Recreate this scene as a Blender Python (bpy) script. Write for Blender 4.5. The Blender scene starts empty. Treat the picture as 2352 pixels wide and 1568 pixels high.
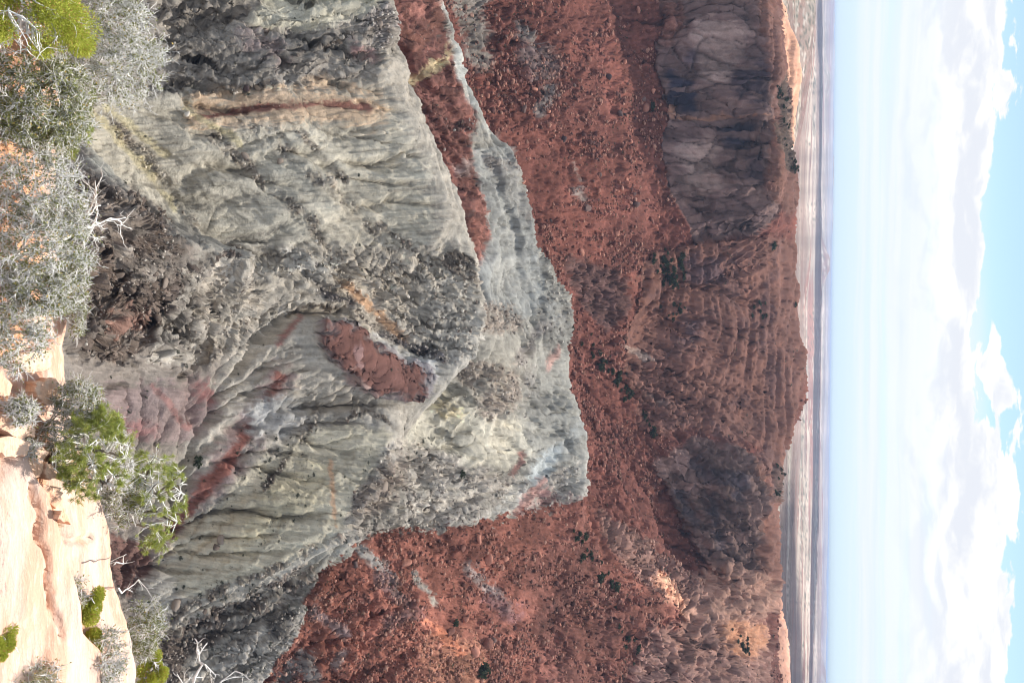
import bpy, bmesh, math, random
import numpy as np
from mathutils import Vector, Matrix

# ------------------------------------------------------------------ camera, sky, sun, exposure
R = math.radians
SC = bpy.context.scene
COL = SC.collection
FOC, SENS = 28.0, 36.0                       # portrait photograph stored on its side: the camera is rolled a quarter turn
FP = 2352 * FOC / SENS                       # focal length in traced pixels (the photograph traced at 2352 x 1568)
PITCH = math.atan((1907 - 1176) / FP)        # the horizon lies at x = 1907
ROLL = math.atan(18 / 1568)
cp, sp = math.cos(PITCH), math.sin(PITCH)
Fv = np.array([0, cp, -sp]); U0 = np.array([0, sp, cp]); X0 = np.array([1.0, 0, 0])
cr, sr = math.cos(ROLL), math.sin(ROLL)
Uv = U0 * cr - X0 * sr                       # picture right  = world up
Xv = X0 * cr + U0 * sr                       # picture down   = world right
cam = bpy.data.cameras.new('camera'); cam_o = bpy.data.objects.new('camera', cam); COL.objects.link(cam_o)
cam.lens = FOC; cam.sensor_width = SENS; cam.sensor_fit = 'HORIZONTAL'; cam.clip_start = 0.1; cam.clip_end = 200000
m = Matrix.Identity(4)
for i in range(3):
    m[i][0] = Uv[i]; m[i][1] = -Xv[i]; m[i][2] = -Fv[i]
cam_o.matrix_world = m
SC.camera = cam_o
SUN_EL, SUN_AZ = 53.0, 14.0                  # ahead of the camera, a little to the right
sun = bpy.data.lights.new('sun', 'SUN'); sun.energy = 5.0; sun.angle = R(0.53); sun.color = (1, 0.95, 0.87)
sun_o = bpy.data.objects.new('sun', sun); COL.objects.link(sun_o)
S = np.array([math.sin(R(SUN_AZ)) * math.cos(R(SUN_EL)), math.cos(R(SUN_AZ)) * math.cos(R(SUN_EL)), math.sin(R(SUN_EL))])
sun_o.rotation_euler = Vector(S).to_track_quat('Z', 'Y').to_euler()
SC.view_settings.view_transform = 'Standard'; SC.view_settings.look = 'None'
SC.view_settings.exposure = 0.6; SC.view_settings.gamma = 1.0
SC.cycles.use_denoising = True; SC.cycles.filter_width = 1.05; SC.cycles.denoising_prefilter = 'ACCURATE'
SC.cycles.max_bounces = 6; SC.cycles.diffuse_bounces = 3; SC.cycles.transparent_max_bounces = 12; SC.cycles.volume_bounces = 0

def ray(dx, dy):
    s = (np.asarray(dx, float) - 1176) / FP; t = (np.asarray(dy, float) - 784) / FP
    return Fv + s[..., None] * Uv + t[..., None] * Xv
def at_y(dx, dy, y):
    d = ray(dx, dy); return d * (np.asarray(y, float) / d[..., 1])[..., None]
def at_z(dx, dy, z):
    d = ray(dx, dy); return d * (np.asarray(z, float) / d[..., 2])[..., None]
def project(P):
    P = np.asarray(P, float); w = P @ Fv
    return 1176 + FP * (P @ Uv) / w, 784 + FP * (P @ Xv) / w

# ------------------------------------------------------------------ node helpers
class NT:
    def __init__(self, tree): self.t = tree
    def n(self, typ, **kw):
        nd = self.t.nodes.new(typ)
        for k, v in kw.items():
            if k.startswith('i_'):
                key = k[2:]; key = int(key) if key.isdigit() else key
                nd.inputs[key].default_value = v
            else: setattr(nd, k, v)
        return nd
    def l(self, a, b): self.t.links.new(a, b)
    def math(self, op, a, b=None, clamp=False):
        nd = self.n('ShaderNodeMath', operation=op); nd.use_clamp = clamp
        for i, v in enumerate((a, b)):
            if v is None: continue
            if isinstance(v, (int, float)): nd.inputs[i].default_value = v
            else: self.l(v, nd.inputs[i])
        return nd.outputs[0]
    def mix(self, f, a, b, mode='MIX'):
        nd = self.n('ShaderNodeMix', data_type='RGBA', blend_type=mode); nd.clamp_factor = True
        for i, v in ((0, f), (6, a), (7, b)):
            if isinstance(v, (int, float)): nd.inputs[i].default_value = v
            elif isinstance(v, tuple): nd.inputs[i].default_value = (*v[:3], 1)
            else: self.l(v, nd.inputs[i])
        return nd.outputs[2]
    def noise(self, vec, scale, detail=4, rough=.55, dim='3D'):
        nd = self.n('ShaderNodeTexNoise', noise_dimensions=dim); nd.inputs['Scale'].default_value = scale
        nd.inputs['Detail'].default_value = detail; nd.inputs['Roughness'].default_value = rough
        if vec is not None: self.l(vec, nd.inputs['Vector'])
        return nd.outputs[0]
    def ramp(self, f, lo, hi, a=0.0, b=1.0, smooth=True):
        nd = self.n('ShaderNodeMapRange', interpolation_type='SMOOTHSTEP' if smooth else 'LINEAR')
        for k, v in (('From Min', lo), ('From Max', hi), ('To Min', a), ('To Max', b)): nd.inputs[k].default_value = v
        self.l(f, nd.inputs['Value']); return nd.outputs[0]
def lin(c):
    c = np.asarray(c, float) / 255.0
    return np.where(c <= .04045, c / 12.92, ((c + .055) / 1.055) ** 2.4)

# ------------------------------------------------------------------ world: Nishita sky with cumulus drawn by direction
W = bpy.data.worlds.new('World'); SC.world = W; W.use_nodes = True
w = NT(W.node_tree); W.node_tree.nodes.clear()
sky = w.n('ShaderNodeTexSky', sky_type='NISHITA'); sky.sun_disc = False
sky.sun_elevation = R(SUN_EL); sky.sun_rotation = R(SUN_AZ); sky.altitude = 1700; sky.air_density = 1.0; sky.dust_density = 0.7; sky.ozone_density = 1.2
tc = w.n('ShaderNodeTexCoord'); gen = tc.outputs['Generated']
sep = w.n('ShaderNodeSeparateXYZ'); w.l(gen, sep.inputs[0])
zc = w.math('MAXIMUM', sep.outputs[2], 0.0)
el = w.math('MULTIPLY', w.math('ARCSINE', zc), 180 / math.pi)
azr = w.math('MULTIPLY', w.math('ARCTAN2', sep.outputs[0], sep.outputs[1]), 180 / math.pi)
# cloud plane coordinates in angle space, clouds flatten toward the horizon
def vec(x, y, z=0.0):
    c = w.n('ShaderNodeCombineXYZ')
    for i, v in enumerate((x, y, z)):
        if isinstance(v, (int, float)): c.inputs[i].default_value = v
        else: w.l(v, c.inputs[i])
    return c.outputs[0]
wob = w.noise(vec(w.math('MULTIPLY', azr, .16), w.math('MULTIPLY', el, .35), 3.7), 1.0, 3)
wob = w.math('MULTIPLY', w.math('SUBTRACT', wob, .5), 2.2)
elw = w.math('ADD', el, wob)
puff = w.noise(vec(w.math('MULTIPLY', azr, .085), w.math('MULTIPLY', elw, .30), 4.3), 1.0, 10, .56)
cov = w.ramp(el, 7.4, 11.2, .30, .60)         # a low bank of cloud with blue above its tops
cov = w.math('SUBTRACT', cov, w.ramp(el, 13.0, 26.0, .0, .10))   # scattered cumulus above the view, added to whiten the ambient light
d = w.math('SUBTRACT', puff, cov)
cum = w.math('MULTIPLY', w.ramp(d, -.008, .016), w.ramp(elw, 3.0, 7.6))
strat = w.noise(vec(w.math('MULTIPLY', azr, .028), w.math('MULTIPLY', el, .75), 8.1), 1.0, 5, .5)
strat2 = w.noise(vec(w.math('MULTIPLY', azr, .07), w.math('MULTIPLY', elw, .5), 2.2), 1.0, 4, .5)
EXPW = 0.105
skyc = w.mix(1.0, sky.outputs[0], (EXPW, EXPW, EXPW), 'MULTIPLY')
pale = w.mix(w.ramp(el, 0, 10.0, .95, .15), skyc, (0.473, 0.593, 0.679))
pale = w.mix(w.math('MULTIPLY', w.math('MULTIPLY', w.ramp(el, .5, 2.4), w.ramp(el, 9.4, 7.0)), w.ramp(strat, .36, .60, .35, 1.0)), pale, (0.555, 0.619, 0.671))
pale = w.mix(w.math('MULTIPLY', w.math('MULTIPLY', w.ramp(el, 3.5, 6.5), w.ramp(el, 9.6, 7.4)), w.ramp(strat2, .42, .62, .0, .8)), pale, (0.602, 0.628, 0.671))
strk = w.noise(vec(w.math('MULTIPLY', azr, .03), w.math('MULTIPLY', w.math('ADD', el, w.math('MULTIPLY', wob, .25)), 1.3), 6.6), 1.0, 6, .6)
pale = w.mix(w.math('MULTIPLY', w.math('MULTIPLY', w.ramp(el, .8, 2.2), w.ramp(el, 8.6, 6.6)), w.ramp(strk, .42, .62, .0, .7)), pale, (0.636, 0.662, 0.688))
lobe = w.noise(vec(w.math('MULTIPLY', azr, .13), w.math('MULTIPLY', elw, .36), 5.0), 1.0, 8, .54)
lobe_up = w.noise(vec(w.math('MULTIPLY', azr, .13), w.math('MULTIPLY', w.math('ADD', elw, .6), .36), 5.0), 1.0, 8, .54)
lit = w.ramp(w.math('SUBTRACT', lobe, lobe_up), -.085, .06)
shade = w.mix(w.math('ADD', lit, w.ramp(d, .01, .09, .5, .0), True), (0.563, 0.585, 0.636), (0.705, 0.705, 0.701))
cloudc = w.mix(cum, pale, shade)
bg = w.n('ShaderNodeBackground'); w.l(cloudc, bg.inputs[0]); bg.inputs[1].default_value = 1.0
wo = w.n('ShaderNodeOutputWorld'); w.l(bg.outputs[0], wo.inputs[0])

# ------------------------------------------------------------------ small helpers
def mesh_obj(name, verts, faces, mat=None, parent=None, smooth=True, link=True):
    me = bpy.data.meshes.new(name)
    verts = np.asarray(verts, np.float32); 
    if isinstance(faces, np.ndarray):
        n = faces.shape[1]; nf = len(faces)
        me.vertices.add(len(verts)); me.vertices.foreach_set('co', verts.ravel())
        me.loops.add(nf * n); me.loops.foreach_set('vertex_index', faces.astype(np.int32).ravel())
        me.polygons.add(nf); me.polygons.foreach_set('loop_start', np.arange(0, nf * n, n, dtype=np.int32))
        me.update(calc_edges=True)
    else:
        me.from_pydata([tuple(v) for v in verts], [], faces); me.update()
    if smooth: me.polygons.foreach_set('use_smooth', np.ones(len(me.polygons), bool))
    if mat: me.materials.append(mat)
    o = bpy.data.objects.new(name, me)
    if link: COL.objects.link(o)
    if parent: o.parent = parent
    return o
def tag(o, label=None, cat=None, group=None, kind=None):
    for k, v in (('label', label), ('category', cat), ('group', group), ('kind', kind)):
        if v: o[k] = v
    return o

# ------------------------------------------------------------------ numpy noise
_T = np.random.default_rng(12).random(64 ** 3, dtype=np.float32)
_T2 = np.random.default_rng(13).random(1024 ** 2, dtype=np.float32)
def vnoise(x, y, z=None, seed=0):
    x = np.asarray(x, np.float32); y = np.asarray(y, np.float32); x, y = np.broadcast_arrays(x, y)
    ix = np.floor(x); iy = np.floor(y); fx = x - ix; fy = y - iy
    ix = ix.astype(np.int32) + seed * 7; iy = iy.astype(np.int32) + seed * 13
    fx = fx * fx * (3 - 2 * fx); fy = fy * fy * (3 - 2 * fy)
    if z is None:
        x0 = ix & 1023; x1 = (ix + 1) & 1023; y0 = (iy & 1023) << 10; y1 = ((iy + 1) & 1023) << 10
        a = _T2[x0 + y0]; a = a + (_T2[x1 + y0] - a) * fx; c = _T2[x0 + y1]; c = c + (_T2[x1 + y1] - c) * fx
        return a + (c - a) * fy
    z = np.asarray(z, np.float32); iz = np.floor(z); fz = z - iz; iz = iz.astype(np.int32) + seed * 5; fz = fz * fz * (3 - 2 * fz)
    x0 = ix & 63; x1 = (ix + 1) & 63; y0 = (iy & 63) << 6; y1 = ((iy + 1) & 63) << 6
    def plane(zz):
        zz = (zz & 63) << 12
        a = _T[x0 + y0 + zz]; a = a + (_T[x1 + y0 + zz] - a) * fx; c = _T[x0 + y1 + zz]; c = c + (_T[x1 + y1 + zz] - c) * fx
        return a + (c - a) * fy
    a = plane(iz); return a + (plane(iz + 1) - a) * fz
def fbm(x, y, z=None, oct=4, seed=0, gain=.5, lac=2.03, ridged=False):
    t = 0; a = 1; tot = 0
    for o in range(oct):
        n = vnoise(x, y, z, seed + o * 17)
        if ridged: n = 1 - np.abs(2 * n - 1)
        t = t + n * a; tot += a; a *= gain
        x = x * lac + 11.3; y = y * lac + 5.7
        if z is not None: z = z * lac + 3.1
    return t / tot
def worley(x, y, z, seed=0):
    ix = np.floor(x).astype(np.int32); iy = np.floor(y).astype(np.int32); iz = np.floor(z).astype(np.int32)
    f1 = np.full(x.shape, 9., np.float32); f2 = f1.copy(); cid = np.zeros(x.shape, np.float32)
    for a in (-1, 0, 1):
        for b in (-1, 0, 1):
            for c in (-1, 0, 1):
                h = (((ix + a + seed * 7) & 63) + (((iy + b + seed * 3) & 63) << 6) + (((iz + c) & 63) << 12))
                r1 = _T[h]; r2 = _T[h ^ 0x155]; r3 = _T[h ^ 0x2aa3]
                d = (ix + a + r1 - x) ** 2 + (iy + b + r2 - y) ** 2 + (iz + c + r3 - z) ** 2
                n = d < f1; f2 = np.where(n, f1, np.minimum(f2, d)); cid = np.where(n, _T[h ^ 0x3f0f], cid); f1 = np.where(n, d, f1)
    return np.sqrt(f1), np.sqrt(f2), cid
def sstep(a, b, v):
    t = np.clip((v - a) / (b - a), 0, 1); return t * t * (3 - 2 * t)
# ------------------------------------------------------------------ crater terrain: control points (traced pixel, forward distance in metres)
LINES = [
 # near slopes under the overlook (hidden behind the ledge at their foot)
 [(60,-60,150),(60,300,140),(60,500,118),(60,800,105),(60,1100,120),(60,1400,150),(60,1620,165)],
 [(200,100,175),(230,250,188)],
 [(190,850,126),(230,950,140),(330,960,175),(400,900,190)],
 # brown blocky rib close by and its crest
 [(200,405,140),(290,450,154),(370,488,170),(400,520,178),(450,562,190),(520,572,205),(590,578,222)],
 [(200,600,132),(260,640,150),(330,690,170),(300,800,160),(210,740,136)],
 [(420,640,193),(500,640,212),(560,720,232),(450,760,205),(480,830,216)],
 # gully behind that crest, left
 [(255,400,188),(330,455,200),(395,500,212),(470,555,226),(560,562,240),(640,572,252)],
 # left pale slope and its crest
 [(330,150,205),(420,300,214),(520,420,228),(640,500,246),(420,60,215)],
 [(620,150,238),(650,300,246),(760,420,266),(800,520,276),(640,20,245)],
 [(880,-40,285),(905,35,292),(868,100,284),(862,150,282),(868,190,284),(905,245,292),(932,300,296),(962,370,302),(988,430,306),(990,500,306),(1003,560,310)],
 # rough rock ridge in the middle
 [(700,600,262),(800,610,284),(900,600,306),(960,620,322)],
 [(1020,572,322),(1080,598,340),(1100,640,352),(1088,680,352),(1104,750,364),(1104,800,366),(1050,832,354),(1008,842,346)],
 [(760,640,276),(850,690,300),(950,740,330),(1020,780,346)],
 [(740,690,274),(800,720,290),(870,775,311),(940,815,334)],
 # smooth slope and red cones
 [(650,740,258),(700,790,268),(760,790,278),(820,800,292),(780,840,284),(880,860,312),(830,880,300)],
 [(992,868,344),(1000,888,345),(955,918,338),(922,922,330),(915,955,328),(918,990,326)],
 # gully G1 between the rib and the yellow slope
 [(620,830,262),(590,845,256),(540,885,252),(480,970,246),(440,1065,239),(400,1180,235),(350,1260,231),(310,1330,228)],
 # banks of G1
 [(620,960,268),(560,1080,260),(500,1160,253),(450,1250,250)],
 [(700,930,282),(690,1020,282),(650,1080,273),(610,1125,265)],
 [(760,960,290),(800,1050,296),(700,1150,276),(560,1240,258),(420,1340,247)],
 # crest of the yellow slope
 [(900,1022,316),(870,1062,306),(832,1120,298),(800,1190,292),(775,1245,290)],
 [(720,1262,281),(620,1312,266),(500,1352,256),(400,1400,249),(330,1440,242)],
 # dark gully to the right
 [(790,1262,318),(700,1310,296),(600,1370,280),(500,1420,270),(420,1470,262),(380,1560,256)],
 [(640,1450,292),(560,1500,280),(480,1560,270)],
 # red slope on the right, its lower edge
 [(850,1232,332),(800,1262,322),(738,1308,306),(690,1400,302),(650,1500,300),(636,1600,300)],
 [(780,1400,322),(850,1330,338),(900,1450,352),(800,1540,330),(960,1280,370),(1000,1400,392),(1000,1540,396),(1080,1210,436)],
 [(1100,1300,450),(1150,1420,470),(1150,1550,470),(1200,1240,505),(1250,1340,545),(1280,1460,555),(1300,1580,548)],
 # behind the rock ridge: floor of the red amphitheatre
 [(865,60,395),(880,160,400),(915,230,402),(945,300,405),(985,390,410),(1010,470,420),(1035,540,425)],
 [(950,130,420),(960,220,425),(1000,320,432),(1030,440,440)],
 # white knife ridge and the grey skyline above the red talus
 [(1000,-160,462),(1020,-30,466),(1034,40,470),(1060,110,476),(1072,180,482),(1104,250,492),(1130,300,500),(1168,332,512),(1198,385,524),(1206,440,532),(1230,540,560),(1250,575,572),(1270,610,580),(1302,660,598),(1312,710,606),(1312,790,610),(1310,880,610),(1330,945,612),(1346,1000,608),(1350,1045,602),(1352,1110,590),(1330,1160,575)],
 [(1080,480,450),(1100,560,470),(1150,560,500),(1110,640,450),(1160,680,500),(1220,660,540)],
 [(1120,780,430),(1200,760,500),(1250,820,550),(1140,880,450),(1210,900,520)],
 [(1040,850,418),(1012,880,412),(985,930,408),(950,965,400),(940,1010,390),(905,1070,370),(870,1130,352),(820,1210,335)],
 [(1060,960,430),(1100,1040,450),(1200,980,515),(1260,1060,555),(1180,1130,500),(1080,1130,440),(1000,1110,405),(940,1180,378),(1250,1140,545)],
 # foot of the red talus (behind the grey skyline)
 [(1090,-40,640),(1100,60,650),(1110,150,655),(1135,230,660),(1160,290,670),(1205,360,690),(1225,440,715),(1250,520,740),(1290,600,775),(1320,680,820),(1325,780,850),(1335,880,850),(1352,960,830),(1368,1040,790),(1375,1100,750),(1370,1170,690)],
 [(1300,50,770),(1320,200,790),(1350,350,820),(1380,480,850),(1400,600,900),(1420,730,930),(1400,830,920)],
 [(1420,150,900),(1440,330,915),(1470,470,930),(1480,560,980)],
 # foot of the cliffs
 [(1490,-40,980),(1505,60,985),(1505,150,990),(1530,250,1000),(1518,320,1005),(1530,400,1010),(1556,490,1030),(1585,545,1055),(1590,600,1085),(1540,690,1060),(1500,760,1035),(1480,850,1010),(1470,920,990),(1480,1000,970),(1500,1060,960),(1530,1130,965),(1565,1200,975),(1575,1270,965),(1565,1320,940)],
 # cliff shoulders
 [(1770,-40,1035),(1775,80,1040),(1780,170,1045),(1765,260,1050),(1785,330,1060),(1780,420,1070),(1765,490,1095),(1720,560,1130)],
 [(1640,80,1012),(1640,200,1020),(1650,260,1035),(1650,340,1032),(1650,450,1044),(1660,530,1085)],
 [(1680,620,1150),(1620,720,1110),(1600,820,1085),(1580,920,1060),(1620,1000,1060)],
 [(1760,640,1220),(1720,740,1190),(1700,850,1170),(1700,940,1160),(1700,1010,1130)],
 [(1730,1060,1080),(1745,1140,1050),(1720,1220,1030),(1690,1290,1000),(1640,1110,1010),(1640,1220,1000)],
 [(1776,-40,1072),(1782,60,1076),(1786,150,1082),(1780,250,1092),(1796,330,1100),(1800,400,1112),(1796,470,1150)],
 # skyline of the rim
 [(1790,-40,1120),(1796,30,1130),(1794,80,1140),(1800,150,1150),(1804,220,1170),(1818,330,1210),(1834,380,1230),(1843,430,1250),(1838,470,1270),(1828,540,1300),(1826,600,1330),(1834,680,1350),(1832,740,1350),(1845,800,1370),(1852,870,1380),(1845,920,1370),(1830,980,1340),(1812,1025,1300),(1790,1052,1230),(1795,1120,1200),(1790,1180,1180),(1785,1240,1160),(1795,1330,1120),(1786,1385,1090)],
 [(1795,660,1280),(1790,760,1270),(1800,860,1275),(1780,930,1250),(1770,1000,1220)],
 # rib on the right
 [(1368,1185,665),(1410,1225,680),(1450,1265,700),(1500,1310,740),(1540,1345,780),(1600,1385,820),(1660,1410,860),(1720,1380,930)],
 [(1420,1100,800),(1450,1150,850),(1500,1200,900),(1520,1270,905)],
 [(1350,1290,612),(1380,1380,640),(1400,1480,650),(1420,1590,650)],
 [(1500,1400,730),(1520,1500,730),(1540,1590,720)],
 [(1600,1470,800),(1640,1560,800),(1700,1480,900),(1740,1440,960)],
 [(1765,1405,1040),(1770,1450,1060),(1760,1520,1020),(1750,1590,980)],
 # pale domes on the right skyline
 [(1795,1392,1300),(1808,1425,1320),(1812,1480,1320),(1815,1590,1300)],
 # cream dome beyond the rim on the left
 [(1806,20,1640),(1822,70,1650),(1834,110,1660),(1842,150,1670),(1840,190,1670),(1832,240,1680),(1828,300,1690),(1822,340,1700)],
]
def densify(pts, step=9.0):
    P = at_y(*np.array(pts, float).T)
    out = [P[0]]
    for a, b in zip(P[:-1], P[1:]):
        n = max(1, int(np.linalg.norm((b - a)[:2]) / max(step, .035 * a[1])))
        for k in range(1, n + 1): out.append(a + (b - a) * k / n)
    return np.array(out)
CP = [densify(l) for l in LINES]
rim = CP[[i for i, l in enumerate(LINES) if l[0][:2] == (1790, -40)][0]]
crest3 = CP[[i for i, l in enumerate(LINES) if l[0][:2] == (1000, -160)][0]]
CP.append(rim * 1.0 + np.array([0, 120, -38]))                 # ground falls away behind the rim
CP.append(np.array([[x, y, -125.] for x in range(-900, 901, 150) for y in (1560, 1800, 2000)]))
CP.append(crest3[::2] + np.array([0, 45, -34]))                # valley behind the grey skyline
CP.append(np.array([[x, 40, -120.] for x in range(-200, 201, 40)]))
CPA = np.concatenate(CP)
CPA = np.array([p for i, p in enumerate(CPA) if i == 0 or True])
def rbf_fit(P, sm=0.4):
    X = P[:, :2]; D = np.sqrt(((X[:, None] - X[None]) ** 2).sum(-1) + 4.0)
    n = len(P); A = np.zeros((n + 1, n + 1)); A[:n, :n] = -D + np.eye(n) * (-sm); A[:n, n] = 1; A[n, :n] = 1
    b = np.append(P[:, 2], 0); return np.linalg.lstsq(A, b, rcond=None)[0] if False else np.linalg.solve(A + np.eye(n + 1) * 1e-9, b)
RBW = rbf_fit(CPA)
def rbf(x, y):
    sh = x.shape; q = np.stack([x.ravel(), y.ravel()], -1).astype(np.float32); out = np.zeros(len(q), np.float32)
    C = CPA[:, :2].astype(np.float32); wv = -RBW[:-1].astype(np.float32)
    for i in range(0, len(q), 20000):
        b = q[i:i + 20000]
        d2 = (b ** 2).sum(1)[:, None] + (C ** 2).sum(1)[None] - 2 * b @ C.T
        out[i:i + 20000] = np.sqrt(np.maximum(d2, 0) + 4.0) @ wv
    return (out + RBW[-1]).reshape(sh)

class Grid:
    def __init__(s, x0, x1, y0, y1, d):
        s.x0, s.y0, s.d = x0, y0, d
        s.nx = int((x1 - x0) / d) + 1; s.ny = int((y1 - y0) / d) + 1
        s.X, s.Y = np.meshgrid(x0 + np.arange(s.nx) * d, y0 + np.arange(s.ny) * d)
        # coarse rbf, bilinear up
        cx = np.linspace(x0, x1 + d, max(8, int((x1 - x0) / (d * 2)))); cy = np.linspace(y0, y1 + d, max(8, int((y1 - y0) / (d * 2))))
        GX, GY = np.meshgrid(cx, cy); Z = rbf(GX, GY)
        s.h = bil(Z, (s.X - cx[0]) / (cx[1] - cx[0]), (s.Y - cy[0]) / (cy[1] - cy[0]))
    def erode(s, rounds, k, smooth, seedamp, scale, K=120, seed=3):
        h = s.h + (fbm(s.X / scale, s.Y / scale, oct=4, seed=seed) - .5) * seedamp
        rng = np.random.default_rng(seed); ny, nx = h.shape; idx = np.arange(ny * nx).reshape(ny, nx)
        for r in range(rounds):
            best = np.zeros_like(h); rec = idx.copy(); jit = rng.uniform(.62, 1.38, (ny, nx, 9)).astype(np.float32)
            hp = np.pad(h, 1, mode='edge'); ip = np.pad(idx, 1, mode='edge')
            for a in (-1, 0, 1):
                for b in (-1, 0, 1):
                    if a == 0 and b == 0: continue
                    dn = (h - hp[1 + a:1 + a + ny, 1 + b:1 + b + nx]) / (s.d * math.hypot(a, b)) * jit[..., (a + 1) * 3 + b + 1]
                    mk = dn > best; best[mk] = dn[mk]; rec[mk] = ip[1 + a:1 + a + ny, 1 + b:1 + b + nx][mk]
            f = np.ones(ny * nx); A = f.copy(); rr = rec.ravel(); live = (rr != idx.ravel())
            for q in range(K):
                f = np.bincount(rr[live], f[live], ny * nx); A += f
                if f.max() == 0: break
            A = A.reshape(ny, nx)
            low = h.ravel()[rr].reshape(ny, nx)
            h = np.maximum(h - k * np.sqrt(A - 1) * np.minimum(best, 1.2), low + .02 * (h > low))
            hp = np.pad(h, 1, mode='edge')
            h = h + smooth * ((hp[:-2, 1:-1] + hp[2:, 1:-1] + hp[1:-1, :-2] + hp[1:-1, 2:]) / 4 - h)
        s.h = h; s.A = np.log2(A)
        return s
    def uv(s, x, y): return (x - s.x0) / s.d, (y - s.y0) / s.d
def bil(Z, u, v):
    u = np.clip(u, 0, Z.shape[1] - 1.001); v = np.clip(v, 0, Z.shape[0] - 1.001)
    i = u.astype(int); j = v.astype(int); fu = u - i; fv = v - j
    return (Z[j, i] * (1 - fu) + Z[j, i + 1] * fu) * (1 - fv) + (Z[j + 1, i] * (1 - fu) + Z[j + 1, i + 1] * fu) * fv
G0 = Grid(-290, 290, 75, 650, 3.4); H0 = G0.h.copy(); G0.erode(14, .17, .12, 6.0, 30, K=90, seed=21)
G1 = Grid(-290, 290, 75, 650, .85); G1.h = G1.h + bil(G0.h - H0 - (G0.h - H0).mean() * .6, *G0.uv(G1.X, G1.Y)); G1.erode(10, .042, .10, 2.2, 8, K=160)
G2 = Grid(-850, 850, 560, 2000, 4.0).erode(9, .16, .10, 11.0, 70, seed=9)
def height(x, y):
    wx = (fbm(x / 4, y / 4, oct=2, seed=51) - .5) * 1.5; wy = (fbm(x / 4, y / 4, oct=2, seed=52) - .5) * 1.5
    a = bil(G1.h, *G1.uv(x + wx, y + wy)); b = bil(G2.h, *G2.uv(x + wx * 2, y + wy * 2)); t = sstep(590, 640, y)
    t = np.maximum(t, sstep(260, 295, np.abs(x)))
    return a * (1 - t) + b * t
def flow(x, y):
    a = bil(G1.A, *G1.uv(x, y)); b = bil(G2.A, *G2.uv(x, y)); t = sstep(590, 640, y); return a * (1 - t) + b * t

# perspective grid: columns of equal x/y, rows spaced by how large they show
NA, NR = 800, 840
TX = np.linspace(-.645, .645, NA)
yf = np.exp(np.linspace(math.log(75), math.log(1960), 2600))
tc_ = np.linspace(-.645, .645, 120)
Hc = height(tc_[:, None] * yf[None], np.broadcast_to(yf[None], (120, len(yf))))
sx = (FP * ((yf * sp + Hc * cp) / (yf * cp - Hc * sp)))           # picture coordinate of each profile
ds = np.abs(np.diff(sx, axis=1)); run = np.maximum.accumulate(sx, axis=1)
hid = sx[:, 1:] < run[:, 1:] - 3
wt = np.where(hid, np.minimum(ds * .25, .3), np.minimum(ds, 6)) + .12 + np.diff(np.log(yf))[None] * 60
ker = np.ones(9) / 9
wt = np.apply_along_axis(lambda c: np.convolve(np.pad(c, 4, mode='edge'), ker, 'valid'), 0, wt)
cw = np.concatenate([np.zeros((120, 1)), np.cumsum(wt, 1)], 1); cw /= cw[:, -1:]
Yc = np.array([np.interp(np.linspace(0, 1, NR), cw[i], yf) for i in range(120)])
fi = np.linspace(0, 119, NA); i0 = np.minimum(fi.astype(int), 118); ff = (fi - i0)[:, None]
Yg = Yc[i0] * (1 - ff) + Yc[i0 + 1] * ff
Xg = TX[:, None] * Yg
Zg = height(Xg, Yg); Ag = flow(Xg, Yg)
PG = np.stack([Xg, Yg, Zg], -1)
PX, PY = project(PG)                                              # where each point shows in the traced picture
# ------------------------------------------------------------------ rock types and a few sunlit or shaded patches: outlines traced in the picture, laid on the ground they show
MW, MH = 1216, 864                                    # map of 2 x 2 traced pixels with a margin of 32 cells
def fill(pts):
    pts = np.array(pts, float) / 2 + 32; M = np.zeros((MH, MW), bool)
    yy0, yy1 = max(0, int(pts[:, 1].min())), min(MH - 1, int(pts[:, 1].max()) + 1)
    xs = np.arange(MW) + .5
    for r in range(yy0, yy1 + 1):
        y = r + .5; a = pts; b = np.roll(pts, -1, 0)
        c = (a[:, 1] > y) != (b[:, 1] > y)
        if not c.any(): continue
        xi = np.sort(a[c, 0] + (y - a[c, 1]) / (b[c, 1] - a[c, 1]) * (b[c, 0] - a[c, 0]))
        for k in range(0, len(xi) - 1, 2): M[r, max(0, int(xi[k] + .5)):max(0, int(xi[k + 1] + .5))] = True
    return M
def line_mask(pts, wd):
    pts = np.array(pts, float) / 2 + 32; wd = wd / 4
    gx, gy = np.meshgrid(np.arange(MW) + .5, np.arange(MH) + .5); D = np.full((MH, MW), 1e9, np.float32)
    x0, y0 = (pts.min(0) - wd * 3 - 8).astype(int); x1, y1 = (pts.max(0) + wd * 3 + 8).astype(int)
    sl = (slice(max(0, y0), max(1, y1)), slice(max(0, x0), max(1, x1))); gx = gx[sl]; gy = gy[sl]
    d = np.full(gx.shape, 1e9)
    for a, b in zip(pts[:-1], pts[1:]):
        v = b - a; t = np.clip(((gx - a[0]) * v[0] + (gy - a[1]) * v[1]) / (v @ v + 1e-9), 0, 1)
        d = np.minimum(d, np.hypot(gx - a[0] - t * v[0], gy - a[1] - t * v[1]))
    D[sl] = d
    return np.clip(1 - D / (2 * wd), 0, 1)             # one half at the stroke's edge
def blur(M, r):
    M = M.astype(np.float32)
    for _ in range(2):
        for ax in (0, 1):
            P = np.pad(M, [(r + 1, r) if i == ax else (0, 0) for i in (0, 1)], mode='edge'); c = np.cumsum(P, ax)
            n = M.shape[ax]
            M = (np.take(c, np.arange(2 * r + 1, 2 * r + 1 + n), ax) - np.take(c, np.arange(0, n), ax)) / (2 * r + 1)
    return M
KA = 1.64                                             # photograph value in shade -> base colour
def alb(c): return lin(c) * KA * np.array([1.07, .995, .915])
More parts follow.
